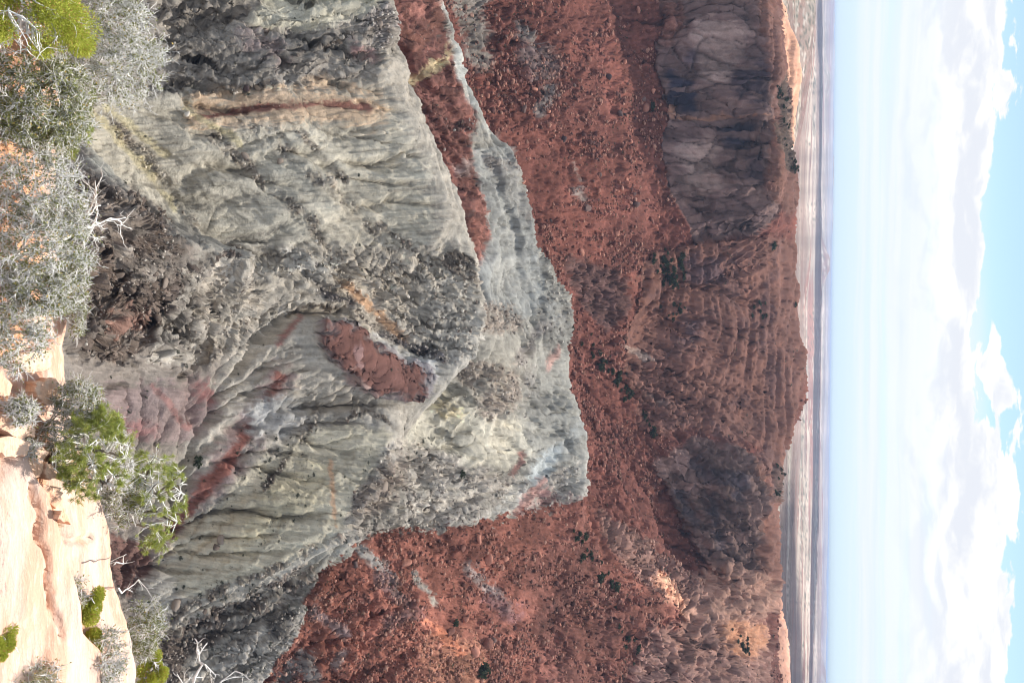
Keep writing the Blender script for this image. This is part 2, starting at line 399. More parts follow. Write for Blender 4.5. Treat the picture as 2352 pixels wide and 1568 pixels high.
# downhill streaks: noise smeared along the fall line of the ground
def gradf(G, r):
    gy, gx = np.gradient(blur(np.asarray(G.h), r)); m_ = np.hypot(gx, gy) + 1e-3; return gx / m_, gy / m_
GA, GB = gradf(G1, 2), gradf(G2, 2)
def fall(x, y):
    t = (y > 615) | (np.abs(x) > 280); u1, v1 = G1.uv(x, y); u2, v2 = G2.uv(x, y)
    def near(g, u, v): return g[np.clip(v, 0, g.shape[0] - 1).astype(np.int32), np.clip(u, 0, g.shape[1] - 1).astype(np.int32)]
    return np.where(t, near(GB[0], u2, v2), near(GA[0], u1, v1)), np.where(t, near(GB[1], u2, v2), near(GA[1], u1, v1))
def streak(scale, seed, steps, stride):
    s_ = (scale * Yg).astype(np.float32); acc = vnoise(Xg / s_, Yg / s_, seed=seed)
    for sg in (1, -1):
        x = Xg.astype(np.float32); y = Yg.astype(np.float32)
        for q in range(steps):
            fx, fy = fall(x, y); x = x + sg * fx * s_ * stride; y = y + sg * fy * s_ * stride
            acc = acc + vnoise(x / s_, y / s_, seed=seed)
    acc /= 2 * steps + 1; return np.clip((acc - acc.mean()) / (acc.std() * 4.4) + .5, 0, 1)
vstr = np.clip((fbm(Xg / 5, Yg / 25, Zg / 80, oct=3, seed=310) - .5) * 1.8 + .5, 0, 1)
lic1 = streak(.0020, 301, 6, 1.2); lic2 = streak(.011, 302, 5, 1.6)
rag = fbm(Xg / (.022 * Yg + 1), Zg / (.022 * Yg + 1) + Yg / (.03 * Yg + 2), Yg / (.022 * Yg + 1), oct=5, seed=5, gain=.62)
fine = fbm(Xg / (.006 * Yg + .5), Zg / (.006 * Yg + .5), Yg / (.006 * Yg + .5), oct=2, seed=8)
brk = fbm(Xg / (.03 * Yg), Zg / (.03 * Yg), Yg / (.03 * Yg), oct=3, seed=9)
rag2 = fbm(Xg / (.05 * Yg), Zg / (.05 * Yg), Yg / (.05 * Yg), oct=3, seed=6)
rag = rag * .55 + lic2 * .45
U = PX / 2 + 32 + (rag2 - .5) * 14 + (rag - .5) * 6; V = PY / 2 + 32 + (rag - .5) * 15
front = Yg < np.interp(PY, [0, 560, 800, 880, 1000, 1100, 1200, 1250, 1300], [350, 350, 385, 378, 358, 330, 312, 300, 300])
farm = Yg > np.interp(PY, [0, 180, 300, 440, 560, 680, 800, 1000, 1110, 1160], [560, 560, 575, 610, 640, 680, 690, 690, 650, 560])
PXr = PX + (rag2 - .5) * 70; redr = (Yg > np.interp(PX, [600, 640, 735, 850, 1080, 1200, 1400], [294, 294, 296, 306, 385, 450, 540])) & (PY + (rag - .5) * 70 + (fine - .5) * 24 > np.interp(PXr, [640, 735, 850, 1080, 1330, 1400], [1540, 1305, 1228, 1205, 1150, 1100]))
ZONE = {'n': front, 'm': ~front & ~farm, 'f': farm, 'r': redr | farm, 'g': ~farm & ~redr, '*': np.ones_like(front)}
colr = np.empty(PG.shape, np.float32); rough = np.zeros(Xg.shape, np.float32); cliff = np.zeros_like(rough); slick = np.zeros_like(rough)
colr[:] = alb((141, 139, 133)); rough[:] = .12
colr[ZONE['m']] = alb((130, 130, 125))
fr = ZONE['f'] | redr
colr[fr] = alb((111, 70, 61)); rough[fr] = .45
def paint(zone, pts, c=None, soft=3, wd=None, rg=None, amt=1.0, cl=None, sk=None, ns=.5):
    M = line_mask(pts, wd) if wd else blur(fill(pts), soft if soft < 3 else int(soft * 1.6 + 1))
    if wd: M = blur(M, 1)
    v = bil(M, U, V)
    if soft > 2 or wd: k = sstep(.22, .78, v + (rag - .5) * ns * 1.5 + (fine - .5) * .3 + (np.where(cliff > .5, vstr, lic1) - .5) * .45) * amt * ZONE[zone]
    else: k = sstep(.32, .68, v + (rag - .5) * ns) * amt * ZONE[zone]
    k = k * sstep(.03, .22, v)
    if rg is not None and rg >= .5 and not wd and zone in 'nmg': k = k * (.30 + .70 * sstep(.36, .58, lic2 * .45 + brk * .55))
    if wd and rg: k = k * (.25 + .75 * sstep(.38, .58, brk))
    if c is not None: colr[:] = colr * (1 - k[..., None]) + alb(c) * k[..., None]
    if rg is not None: rough[:] = rough * (1 - k) + rg * k
    if cl is not None: cliff[:] = cliff * (1 - k) + cl * k
    if sk is not None: slick[:] = slick * (1 - k) + sk * k
    return k
P_ = paint
# --- near hills
P_('g', [(-60,-60),(430,-60),(420,250),(330,420),(470,560),(520,830),(420,1010),(380,1200),(420,1340),(400,1640),(-60,1640)], (114,109,104), 14, rg=.16)
P_('n', [(330,120),(860,190),(905,240),(960,370),(1000,440),(1010,568),(850,570),(600,560),(450,560),(370,480),(200,380),(190,280)], (147,146,138), 10, rg=.06)
P_('n', [(560,380),(760,330),(960,380),(1000,560),(880,560),(700,450)], (153,152,143), 12, ns=.8)
P_('n', [(330,-40),(870,-40),(910,40),(860,130),(868,180),(700,200),(330,220),(200,200)], (132,129,124), 6, rg=.28)
P_('n', [(640,-40),(880,-40),(850,30),(700,70),(560,60)], (152,151,140), 4, rg=.08)
P_('n', [(380,40),(560,20),(500,120),(360,150)], (124,121,116), 10, rg=.35, ns=.9)
P_('n', [(440,215),(520,205),(600,200),(700,188),(760,182),(820,176),(856,192)], (74,70,66), wd=17, rg=.6)
P_('n', [(600,132),(700,115),(800,80),(880,55)], (84,77,71), wd=15, rg=.6)
P_('n', [(820,70),(870,0),(930,60),(905,112),(865,112)], (122,119,118), 2, rg=.8)
P_('n', [(470,258),(560,250),(650,243),(740,240),(800,243),(850,250)], (158,142,124), wd=74, ns=.8)
P_('n', [(470,268),(560,256),(650,246),(740,240),(800,243),(850,252)], (110,80,72), wd=17, ns=.9)
P_('n', [(780,78),(860,105),(885,150),(820,130)], (134,112,110), 4)
P_('n', [(530,100),(640,85),(700,150),(600,150)], (118,102,102), 8, amt=.6, ns=.9)
P_('n', [(640,185),(720,165),(760,120),(700,170)], (150,156,156), 4, ns=.8)
for l, wv in (([(500,315),(560,370),(640,440),(720,530),(745,565)], 24), ([(565,285),(650,350),(720,410),(800,470),(880,545)], 30), ([(205,245),(300,330),(380,420),(440,500),(470,560)], 20), ([(880,520),(940,560)], 16), ([(690,300),(760,380),(800,420)],10)):
    P_('n', l, (118,114,107), wd=wv * 1.2, rg=.7, ns=1.2)
for l in ([(215,262),(330,390),(410,480)], [(250,250),(380,360)], [(430,250),(560,330)]): P_('n', l, (154,149,122), wd=16, ns=.9, amt=.7)
P_('n', [(150,430),(200,400),(290,450),(370,482),(400,515),(445,555),(410,600),(425,640),(385,740),(335,790),(290,840),(230,820),(170,800),(150,600)], (92,83,77), 3, rg=.9)
P_('n', [(250,585),(330,590),(430,590),(400,630),(300,640)], (127,123,118), 5, rg=.6, ns=1)
P_('n', [(350,790),(385,720),(400,650),(450,605),(545,578)], (80,73,69), wd=20, rg=1.0)
P_('n', [(230,700),(330,720),(340,760),(250,760)], (112,90,82), 6, ns=1)
P_('n', [(420,620),(560,600),(640,700),(560,800),(430,840),(320,850),(360,790),(400,720)], (136,133,127), 6, rg=.5, ns=.9)
P_('n', [(560,575),(1000,566),(1100,596),(1110,680),(1115,800),(1040,834),(950,800),(850,760),(740,650),(600,640)], (140,137,130), 3, rg=.65)
P_('n', [(800,660),(870,720),(930,780)], (142,120,100), wd=20, ns=.9)
P_('n', [(640,580),(760,575),(800,620),(700,640)], (150,150,146), 6, ns=1)
P_('n', [(715,640),(760,680),(800,690),(850,740),(900,775),(960,805),(1055,834)], (88,86,87), wd=18, rg=1.2)
P_('n', [(770,752),(830,770),(885,790),(940,815)], (90,84,76), wd=6, rg=.7)
P_('n', [(700,705),(740,704),(778,714)], (84,79,72), wd=9, rg=.9)
P_('n', [(1005,592),(1040,575),(1100,600),(1110,660),(1050,640)], (92,87,81), 2, rg=1.1)
P_('n', [(760,722),(850,768),(950,818),(1010,842),(1004,880),(985,895),(900,830),(800,755)], (146,150,151), 4, rg=.05)
mound0 = P_('n', [(728,745),(800,745),(880,800),(1000,850),(1000,905),(930,925),(850,900),(790,850),(738,800)], (124,122,126), 4, rg=.05)
mound = P_('n', [(735,755),(800,762),(860,812),(930,850),(990,880),(985,908),(930,924),(850,896),(800,850),(745,800)], (90,66,62), 4, rg=.05, ns=.8)
P_('n', [(800,800),(815,830)], (112,92,92), wd=8, ns=.8)
P_('n', [(780,838),(810,848),(840,885),(920,920),(900,930),(800,880)], (132,114,110), 3, rg=.05)
P_('n', [(210,870),(300,880),(450,865),(510,920),(440,1010),(330,1020),(260,950)], (112,101,100), 8, rg=.06)
P_('n', [(440,878),(492,888),(480,935),(440,925)], (115,84,82), 6)
P_('n', [(262,950),(370,985),(340,1015),(280,1005)], (112,86,85), 7)
P_('n', [(352,880),(400,950),(430,985)], (114,90,88), wd=12, ns=.8)
P_('n', [(690,732),(640,792)], (116,90,86), wd=14)
P_('n', [(640,880),(600,950),(540,1050),(450,1150),(380,1230)], (124,111,110), wd=76, rg=.06)
P_('n', [(642,868),(606,935),(545,1045),(455,1140),(390,1225)], (110,76,70), wd=28, ns=.7)
P_('n', [(420,1150),(460,1170),(440,1215),(400,1225)], (98,68,64), 4)
P_('n', [(560,930),(640,890),(720,930),(690,980),(600,1010)], (136,138,139), 8, ns=.8)
P_('n', [(420,1220),(600,1070),(760,965),(915,990),(860,1090),(790,1210),(750,1245),(600,1325),(430,1375),(330,1340)], (150,147,134), 5, rg=.09)
P_('n', [(600,1130),(720,1080),(760,1110),(640,1220),(500,1300)], (153,148,128), 10, ns=1, amt=.8)
P_('n', [(762,1055),(765,1120),(768,1210)], (158,136,114), wd=7, ns=.9)
P_('n', [(612,1118),(650,1075),(690,1020),(730,955),(748,935)], (74,68,64), wd=15, rg=1.1)
P_('n', [(770,962),(830,955),(838,945)], (88,82,76), wd=7, rg=.9)
P_('n', [(838,938),(880,963),(918,988)], (86,81,75), wd=9, rg=.9)
P_('g', [(360,1445),(430,1395),(520,1352),(620,1312),(700,1268),(775,1238)], (92,87,81), wd=20, rg=.9)
P_('g', [(330,1480),(420,1425),(500,1388),(620,1348),(745,1285),(705,1370),(560,1450),(430,1510),(420,1600),(330,1600)], (90,83,78), 3, rg=.8)  # steep gully wall, its shade painted in as a darker tone
P_('g', [(380,1455),(450,1410),(520,1378),(640,1330)], (146,143,136), wd=13, ns=.8)
P_('g', [(540,1450),(640,1400),(700,1360),(740,1315),(705,1420),(625,1560),(540,1600),(470,1570)], (131,129,125), 3, rg=.5)
P_('g', [(600,1440),(690,1380),(640,1480)], (70,68,66), 3, rg=.8)
P_('n', [(255,1220),(330,1255),(350,1310),(300,1380),(255,1320)], (92,72,67), 3, rg=.3)
P_('n', [(300,1330),(400,1310),(420,1380),(340,1440)], (134,133,128), 6)
P_('n', [(270,1040),(420,1060),(440,1110),(380,1180),(300,1180)], (122,120,112), 8, rg=.08)
# --- beyond the middle crest
P_('m', [(900,930),(1000,870),(1100,900),(1210,1000),(1190,1090),(1060,1070),(940,1020)], (150,149,140), 6, rg=.15)  # slope in thin sun, its brightness painted into the clay colour
P_('m', [(960,890),(1020,895),(1090,960),(1040,970)], (160,152,128), 6, ns=.9)
P_('m', [(1020,380),(1180,320),(1245,560),(1310,690),(1280,750),(1120,710),(1085,610)], (126,129,128), 5, rg=.05)
P_('m', [(840,130),(880,-60),(1000,-60),(1030,30),(1052,160),(1090,260),(1085,330),(1095,390),(1140,530),(1105,620),(1040,600),(970,460),(930,360),(890,250)], (108,76,69), 3, rg=.3)
P_('m', [(1040,400),(1080,345),(1095,380),(1070,415)], (142,134,130), 4, ns=1.0, amt=.6)
P_('m', [(1100,480),(1075,505),(1085,530)], (146,142,140), 4, ns=.9, amt=.7)
P_('m', [(935,205),(990,165),(1035,110)], (158,144,116), wd=22, ns=.8)
P_('m', [(930,60),(960,110),(1010,40)], (118,84,74), wd=30)
P_('m', [(870,150),(905,185),(925,260),(945,310)], (150,104,84), wd=26, ns=.6)
P_('m', [(1000,245),(1050,295),(1080,285)], (72,53,50), wd=18, rg=.9)
P_('m', [(985,260),(1030,330),(1020,380)], (90,58,53), wd=14, rg=.6)
P_('m', [(1000,-60),(1022,0),(1042,50),(1056,110),(1068,180),(1102,250),(1130,300)], (156,159,155), wd=26, rg=.08, ns=.3)
P_('m', [(1110,360),(1190,365),(1205,440),(1232,530),(1200,505),(1150,430)], (108,106,104), 3, rg=.5)
P_('m', [(1240,565),(1275,600),(1318,680),(1318,800),(1272,800),(1230,730),(1262,660)], (113,113,109), 3, rg=.6)
P_('m', [(1195,830),(1240,762),(1305,722)], (110,108,106), wd=22, rg=.6)
P_('m', [(1080,690),(1180,715),(1205,760),(1100,770)], (118,112,106), 4, rg=.8, ns=1)
P_('m', [(1070,830),(1180,850),(1205,920),(1120,970),(1050,880)], (122,116,110), 5, rg=.8, ns=1)
P_('m', [(1200,840),(1250,870),(1260,930),(1215,900)], (128,126,123), 4, rg=.6)
P_('m', [(1265,850),(1285,800)], (140,118,112), wd=12, ns=.9)
P_('m', [(1190,1050),(1160,1115)], (126,100,95), wd=14)
P_('g', [(775,1255),(870,1062),(920,1012),(1060,1062),(1180,1100),(1340,1060),(1350,1150),(1200,1185),(1080,1215),(900,1245)], (138,135,130), 4, rg=.6)
P_('g', [(790,1215),(870,1072),(960,1050),(900,1160)], (116,110,104), 4, rg=.8)
P_('g', [(870,1122),(925,1082)], (80,72,68), wd=24, rg=.9)
P_('g', [(1175,1195),(1230,1130),(1345,1140),(1290,1190)], (102,82,80), 4, rg=.5)
P_('g', [(1130,1200),(1220,1110),(1290,1030),(1335,975)], (138,144,146), wd=34, rg=.08, ns=.7)
P_('g', [(1190,1180),(1240,1110)], (122,100,96), wd=14)
# --- far wall
P_('f', [(1040,-30),(1120,-30),(1135,110),(1125,200),(1070,130)], (124,117,111), 5, ns=.9)
P_('f', [(1180,30),(1290,130),(1270,210),(1200,150)], (120,104,100), 6, ns=1.1, amt=.8)
for l in ([(1270,215),(1240,260)], [(1325,380),(1340,410)], [(1330,440),(1345,455)], [(1200,60),(1230,100)], [(1140,330),(1170,350)]): P_('f', l, (130,122,117), wd=22, ns=1.1, amt=.8)
P_('f', [(1500,-30),(1520,60),(1508,170),(1538,260),(1520,330),(1540,440),(1585,535),(1600,565),(1740,545),(1795,480),(1790,300),(1785,-30)], (108,87,83), 2, rg=.15, cl=1)
P_('f', [(1600,40),(1710,60),(1695,200),(1610,180)], (146,124,117), 6, ns=.8)
P_('f', [(1550,330),(1640,300),(1655,450),(1585,465)], (140,119,112), 6, ns=.8)
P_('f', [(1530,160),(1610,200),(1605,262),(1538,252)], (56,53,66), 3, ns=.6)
P_('f', [(1560,170),(1610,110),(1620,150)], (90,76,80), 3)
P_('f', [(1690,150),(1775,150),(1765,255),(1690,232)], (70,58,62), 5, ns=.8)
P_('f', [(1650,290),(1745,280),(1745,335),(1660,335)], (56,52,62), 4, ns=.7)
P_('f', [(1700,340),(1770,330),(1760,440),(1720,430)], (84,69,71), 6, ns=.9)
P_('f', [(1540,268),(1650,268),(1770,262)], (152,112,92), wd=7, ns=.7)
P_('f', [(1735,-30),(1800,-30),(1812,200),(1830,330),(1845,400),(1850,470),(1795,505),(1768,420),(1785,280),(1752,100)], (114,82,72), 4, rg=.2, cl=.4, sk=.8)
P_('f', [(1560,-30),(1500,-30),(1520,100),(1540,130),(1580,60)], (120,84,74), 4, rg=.6)
P_('f', [(1480,600),(1580,562),(1700,556),(1830,535),(1860,870),(1800,1045),(1650,1005),(1500,955),(1430,850)], (114,81,71), 4, rg=.12, cl=.1, sk=1)
P_('f', [(1580,600),(1690,600),(1640,665),(1590,655)], (93,72,73), 5, ns=.9)
P_('f', [(1560,720),(1630,745),(1620,795),(1570,785)], (89,72,75), 5, ns=1)
P_('f', [(1430,780),(1560,830),(1630,950),(1500,1010),(1430,880)], (120,87,77), 6, rg=.9, ns=.8, sk=.3)
for l in ([(1440,795),(1500,830)], [(1480,900),(1530,930)]): P_('f', l, (176,156,146), wd=12, ns=1.2, amt=.8)
P_('f', [(1300,600),(1350,598),(1440,640),(1440,720),(1400,775),(1350,722),(1310,650)], (100,74,69), 3, rg=1.1, cl=.3)
P_('f', [(1500,1060),(1600,1000),(1720,1040),(1775,1150),(1760,1305),(1680,1325),(1620,1290),(1560,1180)], (110,88,82), 3, rg=.5, cl=.8)
for l in ([(1600,1060),(1680,1110)], [(1640,1150),(1660,1250)], [(1560,1120),(1600,1190)], [(1700,1100),(1700,1140)]): P_('f', l, (86,74,76), wd=26, ns=1.0)
P_('f', [(1720,1040),(1810,1020),(1800,1200),(1800,1390),(1740,1320),(1775,1150)], (114,82,72), 4, rg=.3, sk=.8)
P_('*', [(1620,1285),(1760,1300),(1800,1390),(1720,1450),(1600,1450),(1555,1400)], (156,122,108), 5, rg=.5, sk=.6)  # sunlit slickrock of the right rim, the sunlight painted in as paler rock
P_('r', [(1360,1165),(1480,1230),(1650,1380),(1560,1405),(1500,1365),(1400,1265)], (126,97,88), 3, rg=.9)
P_('r', [(1485,1318),(1530,1328),(1585,1405),(1555,1412)], (196,146,122), 3, rg=.6)  # sunlit spot on the rib, painted bright into the rock colour
# --- red slope on the right
P_('r', [(738,1308),(800,1255),(850,1228),(1080,1205),(1330,1155),(1400,1265),(1500,1365),(1600,1430),(1640,1600),(600,1600)], (122,79,68), 3, rg=.45)
P_('r', [(738,1308),(790,1330),(850,1480),(800,1600),(700,1600),(690,1420)], (128,82,69), 6, rg=.2)
P_('r', [(1000,1460),(1080,1440),(1130,1500),(1100,1600),(980,1600)], (150,106,88), 10, ns=1)  # sun patch on the red slope, painted as a lighter colour
P_('r', [(1200,1280),(1360,1200),(1420,1400),(1420,1600),(1250,1600)], (112,74,65), 10, rg=.6)
for l, c, wv in (([(830,1268),(880,1310),(925,1372)], (132,130,126), 24), ([(962,1318),(1000,1392)], (138,135,128), 12), ([(1075,1305),(1130,1355),(1165,1405)], (126,114,111), 24), ([(725,1405),(790,1455)], (124,106,104), 26), ([(640,1590),(700,1505),(720,1580)], (132,126,121), 30), ([(790,1500),(770,1530)], (128,112,108), 18), ([(880,1335),(955,1400),(900,1430)], (106,82,80), 34), ([(960,1400),(1000,1440)], (128,90,86), 20), ([(1130,1380),(1180,1420),(1200,1400)], (110,78,76), 30), ([(990,1430),(1060,1500)], (170,110,86), 20)):
    P_('r', l, c, wd=wv, ns=.9, amt=.9)
P_('*', [(1500,1440),(1700,1420),(1770,1400),(1770,1600),(1450,1600)], (134,104,95), 8, rg=.8, sk=.4)
P_('*', [(1640,1430),(1720,1410),(1770,1440),(1740,1530),(1680,1500)], (172,126,100), 6, rg=.4, sk=.6, ns=.8)
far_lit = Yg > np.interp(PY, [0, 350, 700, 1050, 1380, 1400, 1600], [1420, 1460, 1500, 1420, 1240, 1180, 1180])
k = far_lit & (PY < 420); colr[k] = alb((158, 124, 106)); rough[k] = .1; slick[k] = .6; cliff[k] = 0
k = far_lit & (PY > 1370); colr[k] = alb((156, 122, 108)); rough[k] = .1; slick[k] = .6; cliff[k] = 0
# scrub-covered rubble along parts of the rim
P_('f', [(1795,150),(1812,220),(1826,340),(1842,400),(1825,400),(1795,330),(1788,200)], (84,70,62), 2, rg=.8, sk=.1)
P_('f', [(1775,1060),(1800,1075),(1797,1160),(1770,1130)], (96,76,68), 2, rg=.8)

# ------------------------------------------------------------------ tilted beds: planes whose outcrops run along traced lines
stD = np.zeros_like(rough); stC = np.zeros_like(rough)
def strata(zone, pts, a, b, spacing, amp, tone, seed):
    M = blur(fill(pts), 9); kz = bil(M, U, V) * ZONE[zone]; m_ = kz > .02
    pa = PG.reshape(-1, 3)[np.argmin(((PX - a[0]) ** 2 + (PY - a[1]) ** 2 + (~ZONE[zone]) * 1e6).ravel())]; pb = PG.reshape(-1, 3)[np.argmin(((PX - b[0]) ** 2 + (PY - b[1]) ** 2 + (~ZONE[zone]) * 1e6).ravel())]
    st_ = pb - pa; st_ /= np.linalg.norm(st_); vw = (pa + pb) / 2; vw = vw / np.linalg.norm(vw); nn = np.cross(st_, vw); nn /= np.linalg.norm(nn); ac = np.cross(nn, st_)
    Q = PG[m_]; wq = (rag2[m_] - .5) * 4 + (rag[m_] - .5) * 1.6
    bq = Q @ nn / spacing + wq; aq = Q @ st_ / (spacing * 7); cq = Q @ ac / (spacing * 5)
    f = fbm(bq, aq, cq, oct=3, seed=seed, gain=.6); hard = sstep(.44, .56, f)
    amp = amp * .6; stD[m_] += kz[m_] * (hard - .5) * amp + kz[m_] * (f - .5) * amp * .6; stC[m_] += kz[m_] * ((.5 - hard) * tone + (vnoise(bq * 2.1, aq, seed=seed + 3) - .5) * tone)
strata('n', [(560,570),(1000,560),(1110,600),(1120,800),(1040,840),(850,770),(740,660),(600,640)], (720,620), (1040,800), 3.4, 5.0, .42, 401)
strata('n', [(150,400),(300,440),(440,550),(430,660),(380,790),(280,850),(150,820)], (230,600), (380,560), 4.0, 4.5, .30, 402)
strata('n', [(420,600),(600,590),(700,680),(600,820),(430,850),(330,850)], (360,800), (520,640), 3.6, 4.5, .34, 403)
strata('n', [(330,-40),(880,-40),(920,60),(870,200),(620,215),(330,230)], (440,170), (820,110), 3.8, 4.5, .30, 404)
strata('n', [(430,230),(870,215),(905,245),(960,380),(700,330),(430,300)], (470,262), (850,248), 3.0, 1.6, .16, 405)
strata('g', [(770,1260),(870,1060),(930,1010),(1080,1060),(1340,1050),(1350,1160),(1080,1220)], (830,1180), (1200,1080), 4.2, 6.0, .38, 406)
strata('g', [(330,1480),(500,1385),(760,1270),(720,1400),(540,1600),(330,1600)], (400,1490), (720,1320), 3.0, 5.0, .34, 407)
strata('m', [(850,120),(900,20),(1040,0),(1080,260),(1140,540),(1060,600),(900,260)], (930,120), (1060,260), 5.0, 5.0, .40, 408)
strata('m', [(1100,340),(1210,370),(1240,540),(1320,680),(1320,810),(1200,840),(1180,760),(1230,700)], (1200,420), (1300,700), 4.5, 5.0, .34, 409)
strata('m', [(950,880),(1220,820),(1320,900),(1340,1050),(1180,1080),(960,1010)], (1040,890), (1220,1000), 5.5, 5.0, .24, 410)
strata('n', [(420,1220),(610,1060),(760,960),(915,990),(790,1210),(430,1375)], (560,1230), (760,1050), 5.0, 1.5, .14, 411)
strata('n', [(590,860),(700,740),(730,840),(900,930),(910,990),(760,960),(620,1100),(400,1230)], (450,1160), (630,890), 5.0, 2.0, .16, 412)
strata('n', [(200,260),(430,240),(900,240),(990,440),(1000,560),(700,560),(450,560),(250,380)], (520,330), (860,540), 3.2, .9, .16, 420)
strata('f', [(1480,1040),(1600,990),(1740,1040),(1790,1160),(1770,1310),(1620,1300)], (1520,1080), (1690,1280), 11, 12, .34, 413)
strata('f', [(1560,570),(1830,535),(1860,870),(1800,1050),(1650,1010),(1560,800)], (1640,700), (1790,1000), 24, 2.2, .12, 414)
strata('f', [(1100,20),(1480,0),(1500,560),(1420,600),(1250,500)], (1300,100), (1380,450), 16, 5, .16, 418)
strata('r', [(750,1310),(1080,1215),(1330,1160),(1480,1340),(1500,1600),(640,1600)], (900,1500), (1250,1250), 9, 4, .18, 419)
strata('f', [(1430,780),(1560,830),(1630,950),(1480,1040),(1380,900)], (1440,860), (1560,940), 12, 9, .22, 415)
strata('*', [(1480,1340),(1640,1290),(1800,1300),(1800,1600),(1450,1600),(1400,1400)], (1520,1500), (1700,1350), 12, 10, .24, 416)
strata('f', [(1300,590),(1450,630),(1450,730),(1400,790),(1300,660)], (1330,640), (1420,720), 8, 8, .25, 417)
# ------------------------------------------------------------------ relief and fine colour
dX = np.gradient(PG, axis=0); dY = np.gradient(PG, axis=1)
Nn = np.cross(dX, dY); Nn /= np.linalg.norm(Nn, axis=-1, keepdims=True) + 1e-9
Nn *= np.sign(Nn[..., 2:3] + 1e-6) 
sc = np.clip(Yg / 300, .45, 3.2)                                   # relief grows with the size of the blocks
def n3(s, o, seed, rd=False, sxyz=(1, 1, 1)): return fbm(Xg / s * sxyz[0], Yg / s * sxyz[1], Zg / s * sxyz[2], oct=o, seed=seed, ridged=rd)
clay = n3(2.2, 3, 31) - .5
bigb = n3(26, 4, 43, True) - .5
D = clay * (.22 + .5 * rough) + (lic1 - .5) * .0022 * Yg * np.where(fr, .3, 1) * (1 - cliff) * (1 - slick) + (lic2 - .5) * .0035 * Yg * (1 - cliff) * (1 - slick)
rk = rough > .16
bs = np.where(Yg < 600, 4.2, 13.0)[rk] * (.8 + .5 * rag2[rk])
wxp, wyp, wzp = Xg[rk], Yg[rk], Zg[rk]; wa = (rag[rk] - .5) * 1.2
F1, F2, CI = worley(wxp / bs + wa, wyp / bs * .8, wzp / bs * 1.25 + wa, 1)
H1, H2, CJ = worley(wxp / bs * 2.7 + wa, wyp / bs * 2.5, wzp / bs * 2.9 - wa, 2)
rb = np.zeros_like(rough); rb[rk] = (np.minimum(F2 - F1, .28) / .28 * .5 + CI * .75 - .75) * bs * .75 + (np.minimum(H2 - H1, .3) / .3 * .5 + CJ * .7 - .7) * bs * .34
cellc = np.zeros_like(rough); cellc[rk] = (CI - .5) * .5 + (CJ - .5) * .6
D = D + np.clip(rough, 0, 1.1) * rb + stD + mound * 3.0 + mound0 * 2.5
fm = sstep(600, 900, Yg)
D = D + fm * rough * bigb * 6
# rim cliffs: joints, flakes and overhangs
fold = fbm(Xg / 90, Yg / 90, Zg / 120, oct=3, seed=61)
joint = fbm(Xg / 26, Yg / 50, Zg / 170, oct=3, seed=62, ridged=True)
flake = fbm(Xg / 75, Yg / 75, Zg / 60, oct=4, seed=63, ridged=True)
ck = cliff > .05; wv_ = (rag2[ck] - .5) * 1.4
K1, K2, KI = worley(Xg[ck] / 24 + wv_, Yg[ck] / 60, Zg[ck] / 62 + wv_, 5); L1, L2, LI = worley(Xg[ck] / 9 + wv_, Yg[ck] / 24, Zg[ck] / 30, 6)
pan = np.zeros_like(rough); pan[ck] = KI; pan2 = np.zeros_like(rough); pan2[ck] = LI; crk = np.zeros_like(rough); crk[ck] = np.maximum(sstep(.07, .01, K2 - K1), .5 * sstep(.08, .02, L2 - L1))
D = D + cliff * ((fold - .5) * 28 - np.maximum(joint - .78, 0) * 40 + (pan - .5) * 5.5 + (pan2 - .5) * 1.5 - crk * 4)
but = fbm(Xg / 120 + Zg / 500, Yg / 400, oct=3, seed=66, ridged=True) - .55; alc = fbm(Xg / 70, Yg / 70, Zg / 55, oct=3, seed=67) - .5
wallk = np.clip(cliff + slick, 0, 1) * sstep(-50, -85, Zg); push = wallk * (but * 60 + alc * 26)
# slickrock: curved bedding
bed = Zg / 15 + (fbm(Xg / 260, Yg / 260, Zg / 200, oct=4, seed=64) - .5) * 5 + Xg / 260
bw = bed - np.floor(bed); bedz = np.where(bw < .86, sstep(0, .5, bw / .86), (1 - bw) / .14)
bw2 = bed * 2.7 + (rag - .5) * .5; bw2 = bw2 - np.floor(bw2)
D = D + slick * ((bedz - .5) * 6.0 * (.2 + sstep(.4, .6, fold)) + np.maximum(.14 - bw2, 0) * -60 + (flake - flake.mean()) * 3 + (fold - .5) * 12)
edge = 1 - .0 * D
vert = PG + Nn * D[..., None]; vert[..., 1] -= push
cv = np.stack([fbm(Xg / (.004 * Yg + .6), Yg / (.004 * Yg + .6), Zg / (.004 * Yg + .6), oct=3, seed=71), n3(30, 4, 72)], 0)
lum = 1 + stC + ((lic1 - .5) * .45 + (lic2 - .5) * .38) * np.where(fr, .4, 1) * (1 - cliff) * (1 - slick) + (cv[0] - .5) * np.where(slick > .5, .2, .35 + .75 * np.clip(rough, 0, 1)) + (cv[1] - .5) * .35
lum *= 1 + cellc * np.clip(rough, 0, 1) * .9
lum = np.clip(lum, .45, 1.7)
lum *= 1 - np.where(fr, .30 * sstep(3.2, 6.0, Ag), .42 * sstep(3.6, 7.0, Ag)) * (1 - cliff) * (1 - slick)
